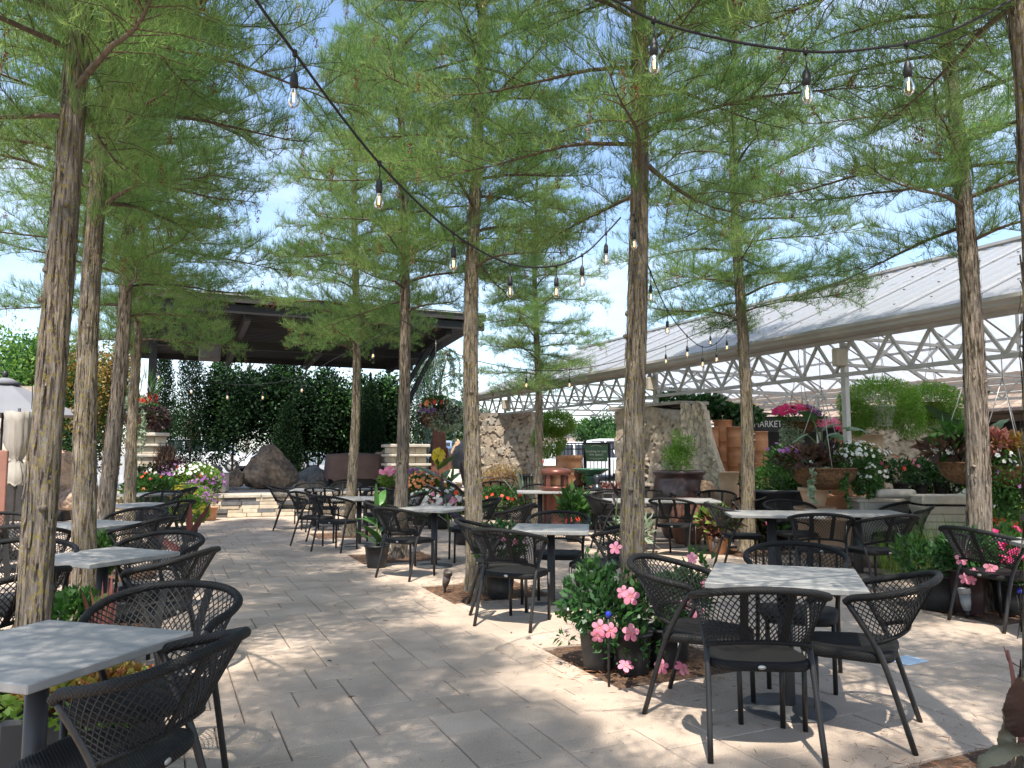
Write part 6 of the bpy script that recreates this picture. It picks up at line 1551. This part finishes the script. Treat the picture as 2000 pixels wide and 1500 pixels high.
mb.add(vs, [(i * n + j, (i + 1) * n + j, (i + 1) * n + (j + 1) % n, i * n + (j + 1) % n) for i in range(len(rows) - 1) for j in range(n)] + [tuple(range(n)), tuple((len(rows) - 1) * n + j for j in range(n))], 0, True)
mb.build('folded_canopy', m['cloth2'], cu); MB().tube([(0, 0, 0), (0, 0, 2.2)], .022, 10).build('pole', m['dmetal'], cu); MB().lathe([(.28, 0), (.28, .05), (.06, .08), (.05, .2)], 24).build('base', m['base'], cu)
MB().lathe([(.02, .84), (.035, .86), (.035, .90), (.02, .96)], 12).build('knob', m['black'], cu)
rp2 = empty('board_sign', 'rust red board leaning on a black strut at the left edge', 'board', at(-6, 10.2), .25)
MB().box((-.05, 0, .86), (.42, .05, 1.25), None, 0, .01).build('board', m['rust2'], rp2); MB().beam((-.12, -.25, 1.0), (.22, -.55, .05), .035, .035).build('strut', m['iron'], rp2)
MB().box((-.05, 0, .12), (.38, .06, .22), None, 0, .01).build('foot', m['wood'], rp2)
tag(MB().box((0, 0, .4), (1.9, .5, .8), None, 0, .03).build('low_wall', m['shadeint'], None, at(60, 16.8)), 'dark low wall behind the left edge umbrella pole', 'wall')
tag(MB().box((0, 0, .002), (.24, .17, .003), .5).build('paper_sheet', m['paper'], None, P(1772, 1290, .003)), 'pale blue sheet of paper lying on the pavers beside the right chair', 'paper')
for i, (u, v, lab) in enumerate([(680, 1362, 'small dead leaf in the middle of the paving'), (1000, 1237, 'curled dry leaf left of the central table'), (757, 1212, 'dry leaf on the path before the canna'), (1057, 1258, 'dry twig leaf near the mandevilla bed'), (640, 1290, 'dark speck of leaf on the left of the path')]):
    mb = MB(); bigleaf(mb, (0, 0, .004), (1, .4, .12), .045, .02, .2, 5, 0, .5, .3); o = mb.build('fallen_leaf', m['bleaf'], None, P(u, v, 0)); o.rotation_euler = (0, 0, i * 1.3); tag(o, lab, 'leaf', 'fallen leaves')

# ------------------------------------------------------------------ string lights
def socket_proto():
    so = MB().lathe([(.006, .0), (.010, -.008), (.016, -.02), (.0175, -.045), (.019, -.05), (.019, -.066), (.017, -.068), (.017, -.078), (0, -.078)], 16).build('lamp_socket', m['black'], None)
    gl_ = MB().lathe([(.013, -.078), (.014, -.088), (.022, -.105), (.0265, -.125), (.0265, -.14), (.020, -.158), (.008, -.168), (0, -.169)], 20).lathe([(.012, -.079), (.012, -.084), (.004, -.09), (.003, -.1), (0, -.1)], 8, mi=1).build('glass_bulb', [m['glass'], m['plate']], so)
    fi = MB()
    for k in range(2): x = (-.0035, .0035)[k]; fi.tube([(x, 0, -.098), (x * .8, 0, -.142)], .0013, 5)
    fi.build('filament', m['filament'], so)
    return so
SP = socket_proto(); first_used = [False]
def strand(label, pts, bulbs, rad=.006, drop=.075, dirn=None):
    pts = [Vector(p) for p in pts]; sp_ = spline(pts, 8); t = empty('string_lights', label, 'string lights', pts[0], 0, 'festoon string lights'); o = pts[0]
    MB().tube([p - o for p in sp_], rad, 7).build('cord', m['black'], t)
    cum = [0]
    for a, b in zip(sp_, sp_[1:]): cum.append(cum[-1] + (b - a).length)
    for b in bulbs:      # b: fraction of the whole length
        s = b * cum[-1]; i = max(k for k in range(len(cum)) if cum[k] <= s + 1e-6); i = min(i, len(sp_) - 2); q = sp_[i].lerp(sp_[i + 1], (s - cum[i]) / max(1e-6, cum[i + 1] - cum[i]))
        lead = MB().tube([q - o, q - o + Vector((.003, 0, -.05)), q - o + Vector((0, 0, -drop))], .0035, 6).tube([q - o - Vector((0, 0, .012)), q - o + Vector((0, 0, .012))], rad * 1.7, 7).build('lead', m['black'], t)
        if not first_used[0]: first_used[0] = True; so = SP; so.parent = t
        else: so = copy_tree(SP, parent=t)
        so.location = q - o - Vector((0, 0, drop - .003)); so.scale = (.88, .88, .88)
    return t
def fr_of(pts, targets):
    """fractions of the strand where it passes nearest to given pixel columns"""
    sp_ = spline([Vector(p) for p in pts], 8); cum = [0]
    for a, b in zip(sp_, sp_[1:]): cum.append(cum[-1] + (b - a).length)
    us = [1000 + 1500 * p.x / p.y for p in sp_]; out = []
    for u in targets:
        if isinstance(u, tuple): u, lo, hi = u
        else: lo, hi = 0, 1
        k = min((i for i in range(len(us)) if lo <= cum[i] / cum[-1] <= hi), key=lambda i: abs(us[i] - u)); out.append(cum[k] / cum[-1])
    return out
s1 = [D(440, -90, 2.3), D(500, 0, 2.5), D(555, 76, 2.8), D(740, 318, 3.5), D(885, 455, 4.3), D(995, 515, 4.85), D(1085, 519, 5.05), D(1142, 495, 5.2), D(1187, 452, 5.3), D(1212, 425, 5.38)]
strand('bulb string sweeping from the top left down to the near trunk', s1, [.0015 + f for f in fr_of(s1, [555, 737, 888, 997, 1083, 1140, 1187])])
s2 = [D(1120, -50, 2.75), D(1205, 2, 2.8), D(1290, 44, 2.85), D(1440, 82, 2.9), D(1590, 101, 2.95), D(1700, 95, 2.95), D(1810, 76, 3.0), D(1900, 40, 3.0), D(1985, -5, 3.0)]
strand('bulb string across the upper right to the picture edge trunk', s2, fr_of(s2, [1292, 1592, 1812]))
s3 = [D(1238, 418, 5.42), D(1258, 495, 6.2), D(1276, 545, 6.9), D(1307, 612, 8.2), D(1346, 660, 9.2), D(1375, 678, 9.8), D(1402, 668, 10.4), D(1424, 640, 10.9), D(1440, 600, 11.25)]
strand('bulb string dropping from the near trunk to the trunk under the greenhouse', s3, fr_of(s3, [1243, 1276, 1307, 1346, 1375, 1402, 1422]), drop=.12)
s4 = [D(1440, 610, 11.2), D(1387, 640, 11.2), D(1300, 676, 11.2), D(1200, 707, 11.1), D(1112, 722, 11.0), D(1028, 722, 10.9), D(915, 700, 10.8), D(850, 665, 10.7), D(785, 625, 10.6)]
strand('bulb string before the greenhouse gutter, running to the slim trunks', s4, fr_of(s4, [1387, 1297, 1116, 1028, 912]), drop=.12)
s5 = [D(250, 665, 13.4), D(303, 706, 13.6), D(375, 738, 13.8), D(445, 750, 14.0), D(514, 750, 13.8), D(590, 735, 13.4), D(655, 700, 12.6), D(729, 664, 11.6), D(788, 636, 10.8)]
strand('bulb string hanging in front of the dark stage opening', s5, fr_of(s5, [303, 375, 445, 514, 590, 729]), drop=.14)
# thin dark cable under the greenhouse
